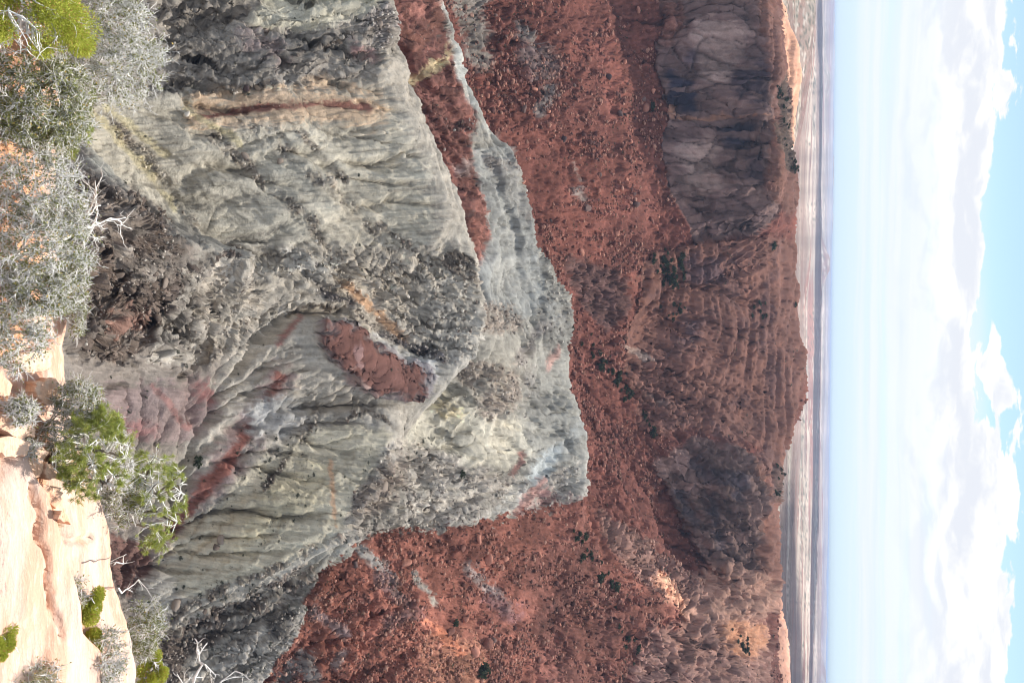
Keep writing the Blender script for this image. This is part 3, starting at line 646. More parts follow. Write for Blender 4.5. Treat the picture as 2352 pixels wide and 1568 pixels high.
# desert varnish runs down the cliff faces
var = fbm(Xg / 6, Yg / 30, Zg / 120, oct=4, seed=73); var2 = fbm(Xg / 2.6, Yg / 14, Zg / 46, oct=3, seed=77)
vk = cliff * sstep(.45, .62, var * .6 + var2 * .4)
colr *= (1 - .30 * vk)[..., None]; colr *= (1 + cliff * ((pan - .5) * .6 + (pan2 - .5) * .25) - crk * cliff * .35)[..., None]
paleS = cliff * sstep(.60, .68, fbm(Xg / 9, Yg / 40, Zg / 60, oct=4, seed=79)); colr[:] = colr * (1 - .45 * paleS[..., None]) + alb((142, 116, 108)) * (.45 * paleS[..., None])
orange = slick * sstep(.5, .7, n3(16, 4, 78)); colr[:] = colr * (1 - .25 * orange[..., None]) + alb((152, 106, 88)) * (.25 * orange[..., None])
vdk = slick * (1 - cliff) * sstep(.60, .66, n3(40, 5, 80)); colr[:] = colr * (1 - .4 * vdk[..., None]) + alb((92, 72, 72)) * (.4 * vdk[..., None])
# strata in the red amphitheatre
ms = ZONE['m'] & (colr[..., 0] > colr[..., 2] * 1.5)
st = fbm(Zg / 2.2 + Xg / 9 + (rag2 - .5) * 7, Yg / 60, oct=3, seed=81)
colr[ms] *= (.72 + .56 * sstep(.35, .65, st[ms]))[:, None]
# pale boulders and dark pebbles in the rubble
speck = vnoise(Xg / (.0032 * Yg), Yg / (.0042 * Yg), Zg / (.0032 * Yg), seed=90)
lum *= 1 + np.where(speck > .82, .32, 0) * np.clip(rough * 1.2, 0, .8) - np.where(speck < .14, .38, 0) * np.clip(rough * 1.2 + .08, 0, .8)
tal = fr & (cliff < .1) & (slick < .2); tp = n3(38, 4, 96)
lum = np.where(tal, lum * (1 + (tp - .5) * .95), lum)
tint = (n3(60, 3, 95) - .5)
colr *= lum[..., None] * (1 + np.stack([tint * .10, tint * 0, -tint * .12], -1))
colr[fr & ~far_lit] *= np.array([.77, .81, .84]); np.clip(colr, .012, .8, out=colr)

# ------------------------------------------------------------------ materials of the ground
def terrain_mat(name, bump_scale, st=.9):
    mt = bpy.data.materials.new(name); mt.use_nodes = True; q = NT(mt.node_tree); b = mt.node_tree.nodes['Principled BSDF']
    at = q.n('ShaderNodeAttribute', attribute_name='rock'); geo = q.n('ShaderNodeNewGeometry')
    n1 = q.noise(geo.outputs['Position'], 1.6 * bump_scale, 5, .62); n2 = q.noise(geo.outputs['Position'], .35 * bump_scale, 4, .6)
    f = q.math('ADD', .72, q.math('MULTIPLY', n1, .56))
    hsv = q.n('ShaderNodeVectorMath', operation='SCALE'); q.l(at.outputs['Color'], hsv.inputs[0]); q.l(f, hsv.inputs['Scale'])
    q.l(hsv.outputs[0], b.inputs['Base Color'])
    b.inputs['Roughness'].default_value = .95; b.inputs['Specular IOR Level'].default_value = .15
    bp = q.n('ShaderNodeBump'); bp.inputs['Strength'].default_value = st; bp.inputs['Distance'].default_value = .5 / bump_scale
    q.l(q.math('ADD', n1, n2), bp.inputs['Height']); q.l(bp.outputs[0], b.inputs['Normal'])
    return mt
M_near = terrain_mat('badland_clay', 1.0); M_far = terrain_mat('red_sandstone', .3, .4)
def grid_obj(name, a, b, mat):
    """rows a..b (per column) of the perspective grid as one sheet"""
    idx = np.arange(NA * NR).reshape(NA, NR)
    F = np.stack([idx[:-1, :-1], idx[1:, :-1], idx[1:, 1:], idx[:-1, 1:]], -1)
    r = np.arange(NR - 1)[None]; keep = (r >= a[:, None][:-1]) & (r < b[:, None][:-1])
    F = F[keep]; used = np.zeros(NA * NR, bool); used[F.ravel()] = True
    new = np.cumsum(used) - 1
    o = mesh_obj(name, vert.reshape(-1, 3)[used], new[F], mat)
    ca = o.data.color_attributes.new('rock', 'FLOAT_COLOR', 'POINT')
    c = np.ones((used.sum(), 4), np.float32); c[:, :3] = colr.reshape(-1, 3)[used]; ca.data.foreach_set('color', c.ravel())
    return tag(o, kind='structure')
far_row = np.argmax(fr, axis=1); far_row[~fr.any(axis=1)] = NR // 2
split_y = np.interp(TX, [-.7, -.3, -.12, 0, .1, .18, .24, .3, .36, .7], [570, 560, 600, 650, 650, 560, 430, 330, 306, 320])
ker = np.ones(15) / 15
srow = np.array([np.searchsorted(Yg[i], split_y[i]) for i in range(NA)])
zero = np.zeros(NA, int); full = np.full(NA, NR - 1)
badlands = grid_obj('badland_hills', zero, srow, M_near)
wall = grid_obj('crater_wall', srow, full, M_far)
# ------------------------------------------------------------------ desert plain out to the horizon
PA, PR = 440, 420
ptx = np.linspace(-.78, .78, PA); py = np.exp(np.linspace(math.log(1350), math.log(62000), PR))
pX = ptx[:, None] * py[None]; pY = np.broadcast_to(py[None], pX.shape).copy()
def terr(v, n, sharp=.16):
    q = v * n; f = np.floor(q); return (f + sstep(.5 - sharp, .5 + sharp, q - f)) / n
mesa = terr(fbm(pX / 5200, pY / 3000, oct=5, seed=101), 7)
mesa2 = terr(fbm(pX / 1500, pY / 900, oct=4, seed=103), 6)
far = sstep(14000, 30000, pY)
pZ = -118 - sstep(1400, 5000, pY) * 25 + (mesa - .5) * (120 + 150 * far) + (mesa2 - .5) * 46 * sstep(1700, 3500, pY) * (1 - far)
pZ += (fbm(pX / 300, pY / 200, oct=3, seed=104) - .5) * 10
horiz = 62 * sstep(20000, 40000, pY)                                # plateaus close the view
plat = terr(fbm(pX / 9000 + 4, pY / 12000, oct=4, seed=106), 5, .1)
pZ += horiz + far * (plat - .45) * 330 * np.interp(pX / pY, [-.5, -.1, .2, .5], [1.0, .75, .5, .7])
# buttes standing on the skyline
for bx, by, br, bh in ((.392, 21000, 420, 150), (-.095, 15500, 260, 120), (-.31, 17500, 300, 80)):
    d_ = np.hypot(pX - bx * by, (pY - by) * .5); pZ += bh * sstep(br * 1.9, br * .55, d_) * (.7 + .3 * sstep(br * .8, br * .4, d_))
# cream domes at the plain's near edge
for bx, by, br, bh in ((-.385, 3300, 330, 60), (-.36, 4600, 420, 48), (-.30, 2500, 160, 26), (-.1, 5200, 260, 36)):
    d_ = np.hypot(pX - bx * by, (pY - by) * .8); pZ += bh * sstep(br * 1.5, 0, d_) ** .8
gz = np.hypot(np.gradient(pZ, axis=1) / np.gradient(pY, axis=1), np.gradient(pZ, axis=0) / np.gradient(pX, axis=0))
pc = np.empty((PA, PR, 3), np.float32); pc[:] = (.44, .36, .30)
def pmix(c, k): pc[:] = pc * (1 - k[..., None]) + np.array(c) * k[..., None]
nb = fbm(pX / 900, pY / 1400, oct=5, seed=111); nb2 = fbm(pX / (.02 * pY), pY / (.012 * pY), oct=4, seed=112)
band = fbm(pX / (.30 * pY), np.log(pY) * 26, oct=4, seed=114)
pmix((.62, .50, .41), sstep(.48, .60, band) * .95)
pmix((.36, .17, .13), sstep(.46, .36, band) * .9)
pmix((.27, .24, .18), sstep(.52, .68, nb) * .5)
pmix((.36, .19, .15), sstep(.12, .35, gz) * .85)
scrub = vnoise(pX / (.0022 * pY), np.log(pY) / .0024, seed=115)
pmix((.085, .10, .065), sstep(.66, .74, scrub) * .8 * sstep(30000, 6000, pY) * sstep(.38, .55, nb2 * .5 + nb * .5))
spot = vnoise(pX / (.006 * pY), np.log(pY) / .006, seed=117); pmix((.72, .64, .56), sstep(.74, .82, spot) * .7 * sstep(.4, .5, nb))
dk = fbm(pX / (.5 * pY), np.log(pY) * 9, oct=3, seed=119); pmix((.24, .15, .12), sstep(.50, .62, dk) * .7)
pc *= (.5 + .8 * nb2)[..., None] * .88
idx = np.arange(PA * PR).reshape(PA, PR)
PF = np.stack([idx[:-1, :-1], idx[1:, :-1], idx[1:, 1:], idx[:-1, 1:]], -1).reshape(-1, 4)
plain = mesh_obj('desert_plain', np.stack([pX, pY, pZ], -1).reshape(-1, 3), PF, None)
ca = plain.data.color_attributes.new('rock', 'FLOAT_COLOR', 'POINT'); c = np.ones((PA * PR, 4), np.float32); c[:, :3] = pc.reshape(-1, 3); ca.data.foreach_set('color', c.ravel())
plain.data.materials.append(terrain_mat('plain_soil', .05)); tag(plain, kind='structure')

# ------------------------------------------------------------------ clouds that shade the crater and parts of the plain
def cloud_mat():
    mt = bpy.data.materials.new('cloud_vapour'); mt.use_nodes = True; q = NT(mt.node_tree); mt.node_tree.nodes.clear()
    at = q.n('ShaderNodeAttribute', attribute_name='thickness')
    df = q.n('ShaderNodeBsdfDiffuse'); df.inputs[0].default_value = (.93, .93, .95, 1)
    tl = q.n('ShaderNodeBsdfTranslucent'); tl.inputs[0].default_value = (.93, .93, .95, 1)
    ms_ = q.n('ShaderNodeMixShader'); ms_.inputs[0].default_value = .7; q.l(df.outputs[0], ms_.inputs[1]); q.l(tl.outputs[0], ms_.inputs[2])
    tr = q.n('ShaderNodeBsdfTransparent'); mx = q.n('ShaderNodeMixShader'); q.l(at.outputs['Fac'], mx.inputs[0]); q.l(tr.outputs[0], mx.inputs[1]); q.l(ms_.outputs[0], mx.inputs[2])
    o = q.n('ShaderNodeOutputMaterial'); q.l(mx.outputs[0], o.inputs[0]); return mt
M_cloud = cloud_mat()
def cloud(name, foot, H, cell, soft, thick, gaps, seed, label):
    """foot: outline of the shade on the level z = 0; the cloud floats where the sun throws that shade from height H"""
    foot = np.array(foot, float); lo = foot.min(0) - soft * 1.5; hi = foot.max(0) + soft * 1.5
    nx = int((hi[0] - lo[0]) / cell) + 1; ny = int((hi[1] - lo[1]) / cell) + 1
    gx, gy = np.meshgrid(np.linspace(lo[0], hi[0], nx), np.linspace(lo[1], hi[1], ny), indexing='ij')
    d = np.full(gx.shape, 1e9); ins = np.zeros(gx.shape, bool); b = np.roll(foot, -1, 0)
    for p, r in zip(foot, b):
        v = r - p; t = np.clip(((gx - p[0]) * v[0] + (gy - p[1]) * v[1]) / (v @ v), 0, 1)
        d = np.minimum(d, np.hypot(gx - p[0] - t * v[0], gy - p[1] - t * v[1]))
        cr_ = (p[1] > gy) != (r[1] > gy); 
        with np.errstate(divide='ignore', invalid='ignore'): xi = p[0] + (gy - p[1]) / (r[1] - p[1]) * (r[0] - p[0])
        ins ^= cr_ & (gx < xi)
    sd = np.where(ins, d, -d) / soft + (fbm(gx / soft / 1.6, gy / soft / 1.6, oct=4, seed=seed) - .5) * 1.1
    den = sstep(-.45, .55, sd)
    for cx_, cy_, rad, dep in gaps: den = den * (1 - dep * np.exp(-((gx - cx_) ** 2 + (gy - cy_) ** 2) / rad ** 2 * (.6 + .8 * fbm(gx / rad, gy / rad, oct=3, seed=seed + 2))))
    n = fbm(gx / thick / 2.2, gy / thick / 2.2, oct=4, seed=seed + 5)
    off = S[:2] / S[2] * H
    up = thick * (.12 + np.sqrt(den) * (.35 + 1.1 * n)); dn = -thick * .1 * den * (.6 + n)
    V_ = np.concatenate([np.stack([gx + off[0], gy + off[1], H + up], -1).reshape(-1, 3), np.stack([gx + off[0], gy + off[1], H + dn], -1).reshape(-1, 3)])
    id_ = np.arange(nx * ny).reshape(nx, ny); q = np.stack([id_[:-1, :-1], id_[1:, :-1], id_[1:, 1:], id_[:-1, 1:]], -1)
    dm = np.maximum.reduce([den[:-1, :-1], den[1:, :-1], den[1:, 1:], den[:-1, 1:]]) > .004
    q = q[dm]; Fq = np.concatenate([q, q[:, ::-1] + nx * ny])
    us = np.zeros(len(V_), bool); us[Fq.ravel()] = True; nw = np.cumsum(us) - 1
    o = mesh_obj(name, V_[us], nw[Fq], M_cloud)
    a_ = o.data.attributes.new('thickness', 'FLOAT', 'POINT'); dd = 1 - np.sqrt(1 - np.clip(den.ravel(), 0, .995 if seed > 9 else .57)); a_.data.foreach_set('value', np.concatenate([dd, dd])[us].astype(np.float32))
    tag(o, label, 'cloud', kind='stuff'); return o
def foot_of(dx, dy, y):
    p = at_y(dx, dy, y); return p[:2] + S[:2] / S[2] * (-p[2])
cloud('cloud', [(-1200, 170), (180, 175), (330, 350), (420, 560), (480, 760), (560, 960), (640, 1180), (330, 1430), (-100, 1480), (-520, 1420), (-1300, 1350)],
      1500, 16, 70, 90, [(*foot_of(1080, 1520, 435), 75, .55), (*foot_of(1530, 1355, 770), 45, .95), (*foot_of(780, 1480, 325), 75, .35), (*foot_of(1000, 930, 425), 60, .28), (*foot_of(960, 1340, 375), 60, .2), (*foot_of(1680, 1440, 880), 90, .6), (*foot_of(1180, 620, 520), 70, .15)], 7, 'white cumulus cloud hanging over the crater')
cloud('cloud', [(500, 2500), (2600, 2300), (4600, 5200), (2300, 6200), (700, 4300)], 2600, 70, 330, 420, [], 17, 'white cumulus cloud over the plain on the right')
cloud('cloud', [(-3600, 8200), (5200, 7600), (5800, 10600), (-4200, 11400)], 3800, 160, 700, 700, [], 27, 'long white cloud bank over the far plain')

# ------------------------------------------------------------------ thin blue air between here and the horizon
hz = bpy.data.materials.new('haze_air'); hz.use_nodes = True; hq = NT(hz.node_tree); hz.node_tree.nodes.clear()
pv = hq.n('ShaderNodeVolumePrincipled'); pv.inputs['Color'].default_value = (.56, .70, 1, 1); pv.inputs['Density'].default_value = 4.2e-5; pv.inputs['Anisotropy'].default_value = .1
ho = hq.n('ShaderNodeOutputMaterial'); hq.l(pv.outputs[0], ho.inputs['Volume'])
hv = [(x, y, z) for z in (-600, 30) for (x, y) in ((-65000, -3000), (65000, -3000), (65000, 66000), (-65000, 66000))]
haze = mesh_obj('haze', hv, [(3, 2, 1, 0), (4, 5, 6, 7), (0, 1, 5, 4), (1, 2, 6, 5), (2, 3, 7, 6), (3, 0, 4, 7)], hz, smooth=False); tag(haze, kind='stuff')

# ------------------------------------------------------------------ the sandstone ledge of the overlook
LZ = -4.5
EDGE = np.array([(120,-60),(140,60),(158,200),(166,400),(174,560),(180,700),(172,790),(172,860),(180,900),(200,985),(222,1070),(240,1150),(262,1222),(270,1300),(282,1400),(292,1490),(302,1620)], float)
EP = at_z(EDGE[:, 0], EDGE[:, 1], np.full(len(EDGE), LZ))
STEP = np.array([(40,1020),(62,1090),(85,1170),(112,1235),(146,1335),(152,1440),(196,1480),(212,1620)], float)
SPt = at_z(STEP[:, 0], STEP[:, 1], np.full(len(STEP), LZ))
def edge_y(x):
    q = np.argsort(EP[:, 0]); return np.interp(x, EP[q, 0], EP[q, 1])
CRACKS = [np.array(c, float) for c in ([(-40,862),(60,898),(105,955),(150,978)], [(20,690),(70,760),(120,860)], [(20,1110),(56,1300),(76,1450)], [(120,1230),(175,1245),(230,1235)], [(130,700),(150,780),(140,860)])]
def ledge_z(x, y):
    z = np.full(np.shape(x), LZ, float)
    z = z + (fbm(x * .8, y * 1.1, oct=3, seed=201) - .5) * .28 + (fbm(x * 3, y * 6, oct=3, seed=202) - .5) * .05
    ys = np.interp(x, SPt[:, 0], SPt[:, 1]); on = sstep(SPt[0, 0] - .25, SPt[0, 0] + .2, x)
    z = z + on * .16 * sstep(.05, -.05, y - ys + (fbm(x * 4, y * 4, oct=2, seed=203) - .5) * .08) + on * (ys - y).clip(0, 1) * .10
    bedd = (y * 2.2 + x * .35 + z * 3) * 5; z = z + (fbm(bedd * .9, x * 1.4, oct=3, seed=204) - .5) * .035
    for cl in CRACKS:
        cw3 = at_z(cl[:, 0], cl[:, 1], np.full(len(cl), LZ)); dmin = np.full(np.shape(x), 9.0); wx_ = (fbm(x * 5, y * 5, oct=3, seed=209) - .5) * .16
        for p, r in zip(cw3[:-1], cw3[1:]):
            v = (r - p)[:2]; t = np.clip(((x - p[0]) * v[0] + (y + wx_ - p[1]) * v[1]) / (v @ v), 0, 1); dmin = np.minimum(dmin, np.hypot(x - p[0] - t * v[0], y + wx_ - p[1] - t * v[1]))
        z = z - .05 * sstep(.03, .004, dmin)
    return z
lx = np.linspace(-4.6, 5.2, 420)
qs = np.concatenate([np.linspace(0, 1, 150), np.ones(30)])
LV = np.zeros((len(lx), len(qs), 3))
ey = edge_y(lx) + (fbm(lx * 5, lx * 0, oct=4, seed=205) - .5) * .10
y0 = 1.6
for k, q in enumerate(qs):
    if k < 150:
        y = y0 + (ey - y0) * q; LV[:, k, 0] = lx; LV[:, k, 1] = y; LV[:, k, 2] = ledge_z(lx, y) - .10 * sstep(.35, 0, ey - y) ** 2
    else:
        j = k - 149; a = min(j / 10, 1) * math.pi / 2; rr = .10
        zb = ledge_z(lx, ey) - .10
        drop = 0 if j <= 10 else (j - 10) ** 2 * .14
        LV[:, k, 0] = lx; LV[:, k, 1] = ey + rr * math.sin(a) + (fbm(lx * 1.2, np.full_like(lx, drop * 1.3), oct=3, seed=206) - .5) * min(drop, 1.0) * .5
        LV[:, k, 2] = zb - rr * (1 - math.cos(a)) - drop
n0, n1_ = LV.shape[:2]; idx = np.arange(n0 * n1_).reshape(n0, n1_)
LF = np.stack([idx[:-1, :-1], idx[1:, :-1], idx[1:, 1:], idx[:-1, 1:]], -1).reshape(-1, 4)
def ledge_mat(name, pale, warm, dark=1.0):
    mt = bpy.data.materials.new(name); mt.use_nodes = True; q = NT(mt.node_tree); b = mt.node_tree.nodes['Principled BSDF']
    geo = q.n('ShaderNodeNewGeometry'); mp = q.n('ShaderNodeMapping'); q.l(geo.outputs['Position'], mp.inputs[0]); mp.inputs['Scale'].default_value = (1, 4.2, 3); mp.inputs['Rotation'].default_value = (0, 0, R(10))
    n1 = q.noise(mp.outputs[0], 1.3, 5, .6); n2 = q.noise(mp.outputs[0], 9, 5, .65); n3_ = q.noise(geo.outputs['Position'], 60, 4, .7); n4 = q.noise(mp.outputs[0], 26, 4, .7)
    c = q.mix(q.ramp(n1, .42, .62), pale, warm)
    c = q.mix(q.math('MULTIPLY', q.ramp(n2, .50, .66), .35), c, (.74, .62, .50))
    patch = q.ramp(q.noise(mp.outputs[0], .75, 5, .65), .50, .66)
    lich = q.math('MULTIPLY', q.ramp(n4, .545, .60), q.math('MULTIPLY', patch, dark))
    c = q.mix(lich, c, (.20, .155, .15))
    c = q.mix(1.0, c, q.mix(q.ramp(n3_, .3, .7), (.95, .95, .95), (1.05, 1.05, 1.05)), 'MULTIPLY')
    sa = q.n('ShaderNodeAttribute', attribute_name='soil'); c = q.mix(sa.outputs['Fac'], c, q.mix(q.ramp(n3_, .35, .7), (.50, .25, .14), (.64, .36, .22)))
    q.l(c, b.inputs['Base Color']); b.inputs['Roughness'].default_value = .9; b.inputs['Specular IOR Level'].default_value = .2
    bp = q.n('ShaderNodeBump'); bp.inputs['Strength'].default_value = .5; bp.inputs['Distance'].default_value = .02
    q.l(q.math('ADD', q.math('MULTIPLY', n2, 1.0), q.math('MULTIPLY', n3_, .10)), bp.inputs['Height']); q.l(bp.outputs[0], b.inputs['Normal'])
    return mt
def poly_dist(x, y, pts):
    d = np.full(np.shape(x), 9.0); ins = np.zeros(np.shape(x), bool)
    for p, r in zip(pts, np.roll(pts, -1, 0)):
        v = r - p; t = np.clip(((x - p[0]) * v[0] + (y - p[1]) * v[1]) / (v @ v + 1e-9), 0, 1)
        d = np.minimum(d, np.hypot(x - p[0] - t * v[0], y - p[1] - t * v[1])); c_ = (p[1] > y) != (r[1] > y)
        with np.errstate(divide='ignore', invalid='ignore'): xi = p[0] + (y - p[1]) / (r[1] - p[1]) * (r[0] - p[0])
        ins ^= c_ & (x < xi)
    return np.where(ins, d, -d)
SOIL = [[(-40,-40),(150,-40),(140,200),(150,450),(140,690),(95,700),(60,850),(-40,850)], [(-40,840),(60,880),(95,960),(115,1000),(150,985),(150,1030),(118,1050),(120,1110),(150,1150),(165,1200),(140,1240),(118,1225),(80,1150),(60,1080),(-40,960)], [(140,1330),(160,1335),(162,1440),(205,1475),(205,1600),(190,1600),(185,1490),(145,1450)]]
def soil_at(x, y):
    k = np.zeros(np.shape(x)); nz = (fbm(x * 6, y * 6, oct=4, seed=207) - .5) * .16
    for sp_ in SOIL:
        sp_ = np.array(sp_, float); w2 = at_z(sp_[:, 0], sp_[:, 1], np.full(len(sp_), LZ))[:, :2]
        k = np.maximum(k, sstep(-.03, .05, poly_dist(x, y, w2) + nz))
    return k
M_ledge = ledge_mat('cream_sandstone', (.56, .41, .34), (.55, .335, .24))
ledge = mesh_obj('rock_ledge', LV.reshape(-1, 3), LF, M_ledge); tag(ledge, kind='structure')

sa_ = ledge.data.attributes.new('soil', 'FLOAT', 'POINT'); sk_ = soil_at(LV[..., 0], LV[..., 1]); sa_.data.foreach_set('value', sk_.ravel().astype(np.float32))
# ------------------------------------------------------------------ boulders and rubble
RND = random.Random(4); rg_ = np.random.default_rng(4)
def ico(sub):
    bm = bmesh.new(); bmesh.ops.create_icosphere(bm, subdivisions=sub, radius=1.0)
    v = np.array([q.co[:] for q in bm.verts]); f = np.array([[q.index for q in p.verts] for p in bm.faces]); bm.free(); return v, f
I1, I2 = ico(1), ico(2)
def rock_shape(base, seed, cuts=9):
    v = base[0].copy(); r = np.random.default_rng(seed)
    for _ in range(cuts):                                   # flat broken faces
        n = r.normal(size=3); n /= np.linalg.norm(n); h = r.uniform(.45, .85); dd = v @ n
        v = v - np.maximum(dd - h, 0)[:, None] * n
    v *= r.uniform(.7, 1.25, 3); v += r.normal(0, .03, v.shape)
    return v
def stone_mat(name, c1, c2):
    mt = bpy.data.materials.new(name); mt.use_nodes = True; q = NT(mt.node_tree); b = mt.node_tree.nodes['Principled BSDF']
    oi = q.n('ShaderNodeObjectInfo'); geo = q.n('ShaderNodeNewGeometry'); n = q.noise(geo.outputs['Position'], .9, 5, .65)
    f = q.math('ADD', q.math('MULTIPLY', oi.outputs['Random'], .7), q.math('MULTIPLY', n, .5))
    q.l(q.mix(q.ramp(f, .2, .95), tuple(c1), tuple(c2)), b.inputs['Base Color']); b.inputs['Roughness'].default_value = .95; b.inputs['Specular IOR Level'].default_value = .1
    bp = q.n('ShaderNodeBump'); bp.inputs['Strength'].default_value = .7; bp.inputs['Distance'].default_value = .3; q.l(n, bp.inputs['Height']); q.l(bp.outputs[0], b.inputs['Normal'])
    return mt
M_red = stone_mat('red_boulder', alb((96, 68, 62)), alb((156, 112, 98)))
M_dark = stone_mat('varnished_boulder', alb((62, 54, 56)), alb((100, 84, 80)))
M_brown = stone_mat('brown_boulder', alb((84, 76, 71)), alb((122, 114, 107)))
M_grey = stone_mat('grey_boulder', alb((120, 117, 112)), alb((176, 174, 168)))
# which grid points show in the picture
QX, QY = project(vert); run_ = np.maximum.accumulate(QX, axis=1); VIS = (QX >= run_ - 1.0) & (QX > 150) & (QX < 1850) & (QY > -10) & (QY < 1578)
ledge_px = np.interp(PY, EDGE[:, 1], EDGE[:, 0]); VIS &= PX > ledge_px - 6
vflat = np.flatnonzero(VIS); vpx = np.stack([QX.ravel()[vflat], QY.ravel()[vflat]], -1); vpt = vert.reshape(-1, 3)
def at_px(dx, dy):
    """the ground point that shows at a traced pixel"""
    k = np.argmin((vpx[:, 0] - dx) ** 2 + (vpx[:, 1] - dy) ** 2); return vflat[k], vpt[vflat[k]]
BM = [mesh_obj('boulder', rock_shape(I2, 300 + i), I2[1], None, smooth=False, link=False).data for i in range(10)]
BMm = {}
def boulder(dx, dy, size_px, mat, label, group=None, flat=1.0, name='boulder'):
    _, p = at_px(dx, dy); r = size_px / FP * np.linalg.norm(p) / 2
    key = (RND.randrange(10), mat.name)
    if key not in BMm:
        me = BM[key[0]].copy(); me.name = 'boulder'; me.materials.clear(); me.materials.append(mat); BMm[key] = me
    o = bpy.data.objects.new(name, BMm[key]); COL.objects.link(o)
    o.location = p + np.array([0, 0, r * .22]); o.scale = (r * RND.uniform(.85, 1.2), r * RND.uniform(.8, 1.1), r * RND.uniform(.6, .95) * flat)
    o.rotation_euler = (RND.uniform(-.4, .4), RND.uniform(-.4, .4), RND.uniform(0, 6.28))
    return tag(o, label, 'boulder', group)
UNIQUE = [  # boulders one can point to: place, size, colour and what they lie beside
 (930,1290,26,M_red,'large red boulder beside the pale clay strip on the right slope'),
 (905,1278,17,M_red,'red boulder just below the largest one on the right talus edge'),
 (812,1252,19,M_red,'red boulder at the tip of the red talus next to the pale strip'),
 (812,1292,20,M_dark,'dark rounded boulder above the pale clay strip'),
 (1098,1238,26,M_red,'big broken red boulder at the head of the right talus edge'),
 (1060,1260,22,M_red,'squat red boulder left of the big broken one on the talus edge'),
 (1120,1285,26,M_red,'long tilted boulder on the open red slope at right'),
 (1065,1415,26,M_red,'round rust boulder below the maroon outcrop'),
 (1030,1450,26,M_red,'pale rust boulder in the sunlit rubble at right'),
 (1112,1480,34,M_red,'largest slab in the sunlit rubble at far right'),
 (1085,1495,26,M_red,'blocky boulder under the largest sunlit slab'),
 (1130,1470,22,M_dark,'dark block behind the largest sunlit slab'),
 (960,1505,18,M_red,'single pale boulder in the middle of the orange slope'),
 (690,1262,13,M_brown,'small brown boulder beside the right gully'),
 (1478,250,26,M_red,'large red boulder lodged under the cliff crack'),
 (1420,262,22,M_dark,'dark boulder on the talus below the cliff crack'),
 (1345,478,26,M_dark,'dark blue varnished boulder on the talus'),
 (1460,470,24,M_dark,'dark pointed boulder near the cliff foot'),
 (1330,580,20,M_red,'round red boulder above the dark outcrop'),
 (1445,585,17,M_red,'round pale boulder beside the green thicket'),
 (1200,420,22,M_red,'red boulder at the foot of the talus above the white slope'),
 (1130,110,16,M_red,'red boulder at the upper left end of the white ridge'),
 (1395,175,16,M_dark,'dark boulder pair on the upper left talus'),
 (1200,250,22,M_dark,'dark boulder low on the left talus'),
 (1225,205,16,M_red,'rust boulder low on the left talus'),
 (1400,360,20,M_red,'rust slab in the middle of the talus'),
 (1290,320,18,M_dark,'dark block in the lower middle talus'),
 (780,1230,14,M_brown,'brown boulder where the two gullies meet'),
 (880,1120,30,M_brown,'dark brown blocks on the grey slope behind the yellow ridge'),
 (505,1240,26,M_brown,'lone brown boulder on the yellow slope'),
 (497,1255,17,M_brown,'lower brown boulder on the yellow slope'),
 (400,1385,26,M_brown,'brown boulder perched beside the dark gully band'),
 (640,372,17,M_brown,'largest dark boulder in the rubble streak of the pale slope'),
 (560,360,18,M_brown,'dark boulder at the head of the rubble streak'),
 (430,262,18,M_grey,'cracked grey boulder beside the red streak'),
 (468,1405,16,M_brown,'brown block below the dark gully band'),
 (270,628,30,M_brown,'flat brown block on the near rib'),
 (355,628,16,M_brown,'round brown boulder at the edge of the near rib'),
 (335,660,15,M_brown,'small oval boulder on the near rib'),
 (375,650,26,M_brown,'brown knob above the dark rock band'),
 (610,70,15,M_brown,'brown boulder high on the purple slope at left'),
 (565,205,20,M_dark,'dark boulder in the dike on the left slope'),
]
for u in UNIQUE: boulder(*u)
# the next largest: one by one, drawn from where the rubble lies
taken = np.array([u[:2] for u in UNIQUE], float)
def scatter(n, zone_k, px_lo, px_hi, mat, label, group):
    global taken
    w_ = zone_k.ravel()[vflat]; w_ = w_ / w_.sum(); done = 0
    for k in rg_.choice(len(vflat), n * 4, p=w_):
        d = vpx[k]
        if np.min(np.hypot(*(taken - d).T)) < 9: continue
        s_ = px_lo * (px_hi / px_lo) ** (RND.random() ** 2.2)
        boulder(d[0], d[1], s_, mat, label, group); taken = np.vstack([taken, d]); done += 1
        if done >= n: break
area = np.gradient(PX, axis=1) * np.gradient(PY, axis=0); area = np.abs(np.where(VIS, area, 0))
red_t = (fr & (cliff < .1) & (slick < .2)).astype(float) * area
lefttal = red_t * (PY < 560) * (PX > 1080) * (PX < 1540) * (.3 + sstep(.4, .7, rag2))
midtal = red_t * (PY >= 560) * (PY < 1150); righttal = red_t * (PY >= 1150) * (.3 + sstep(.4, .7, rag2)) * (PX < 1420)
greyr = ((~fr) & (rough > .6)) * area; strip = ((~fr) & (rough > .6) & (PY < 570) & (PX > 450)) * area
scatter(85, lefttal, 8, 17, M_red, 'rust red boulder on the talus under the streaked cliff', 'boulders on the talus under the streaked cliff')
scatter(30, lefttal, 8, 14, M_dark, 'dark varnished boulder on the talus under the streaked cliff', 'dark boulders under the streaked cliff')
scatter(25, midtal, 7, 13, M_red, 'rust red boulder on the talus below the slickrock dome', 'boulders below the slickrock dome')
scatter(95, righttal, 8, 18, M_red, 'rust red boulder on the right hand red slope', 'boulders on the right red slope')
scatter(40, greyr, 7, 13, M_brown, 'brown boulder among the grey clay hills', 'brown boulders among the clay hills')
scatter(24, strip, 6, 11, M_grey, 'pale grey boulder in the rubble streaks of the left slope', 'pale boulders in the rubble streaks')
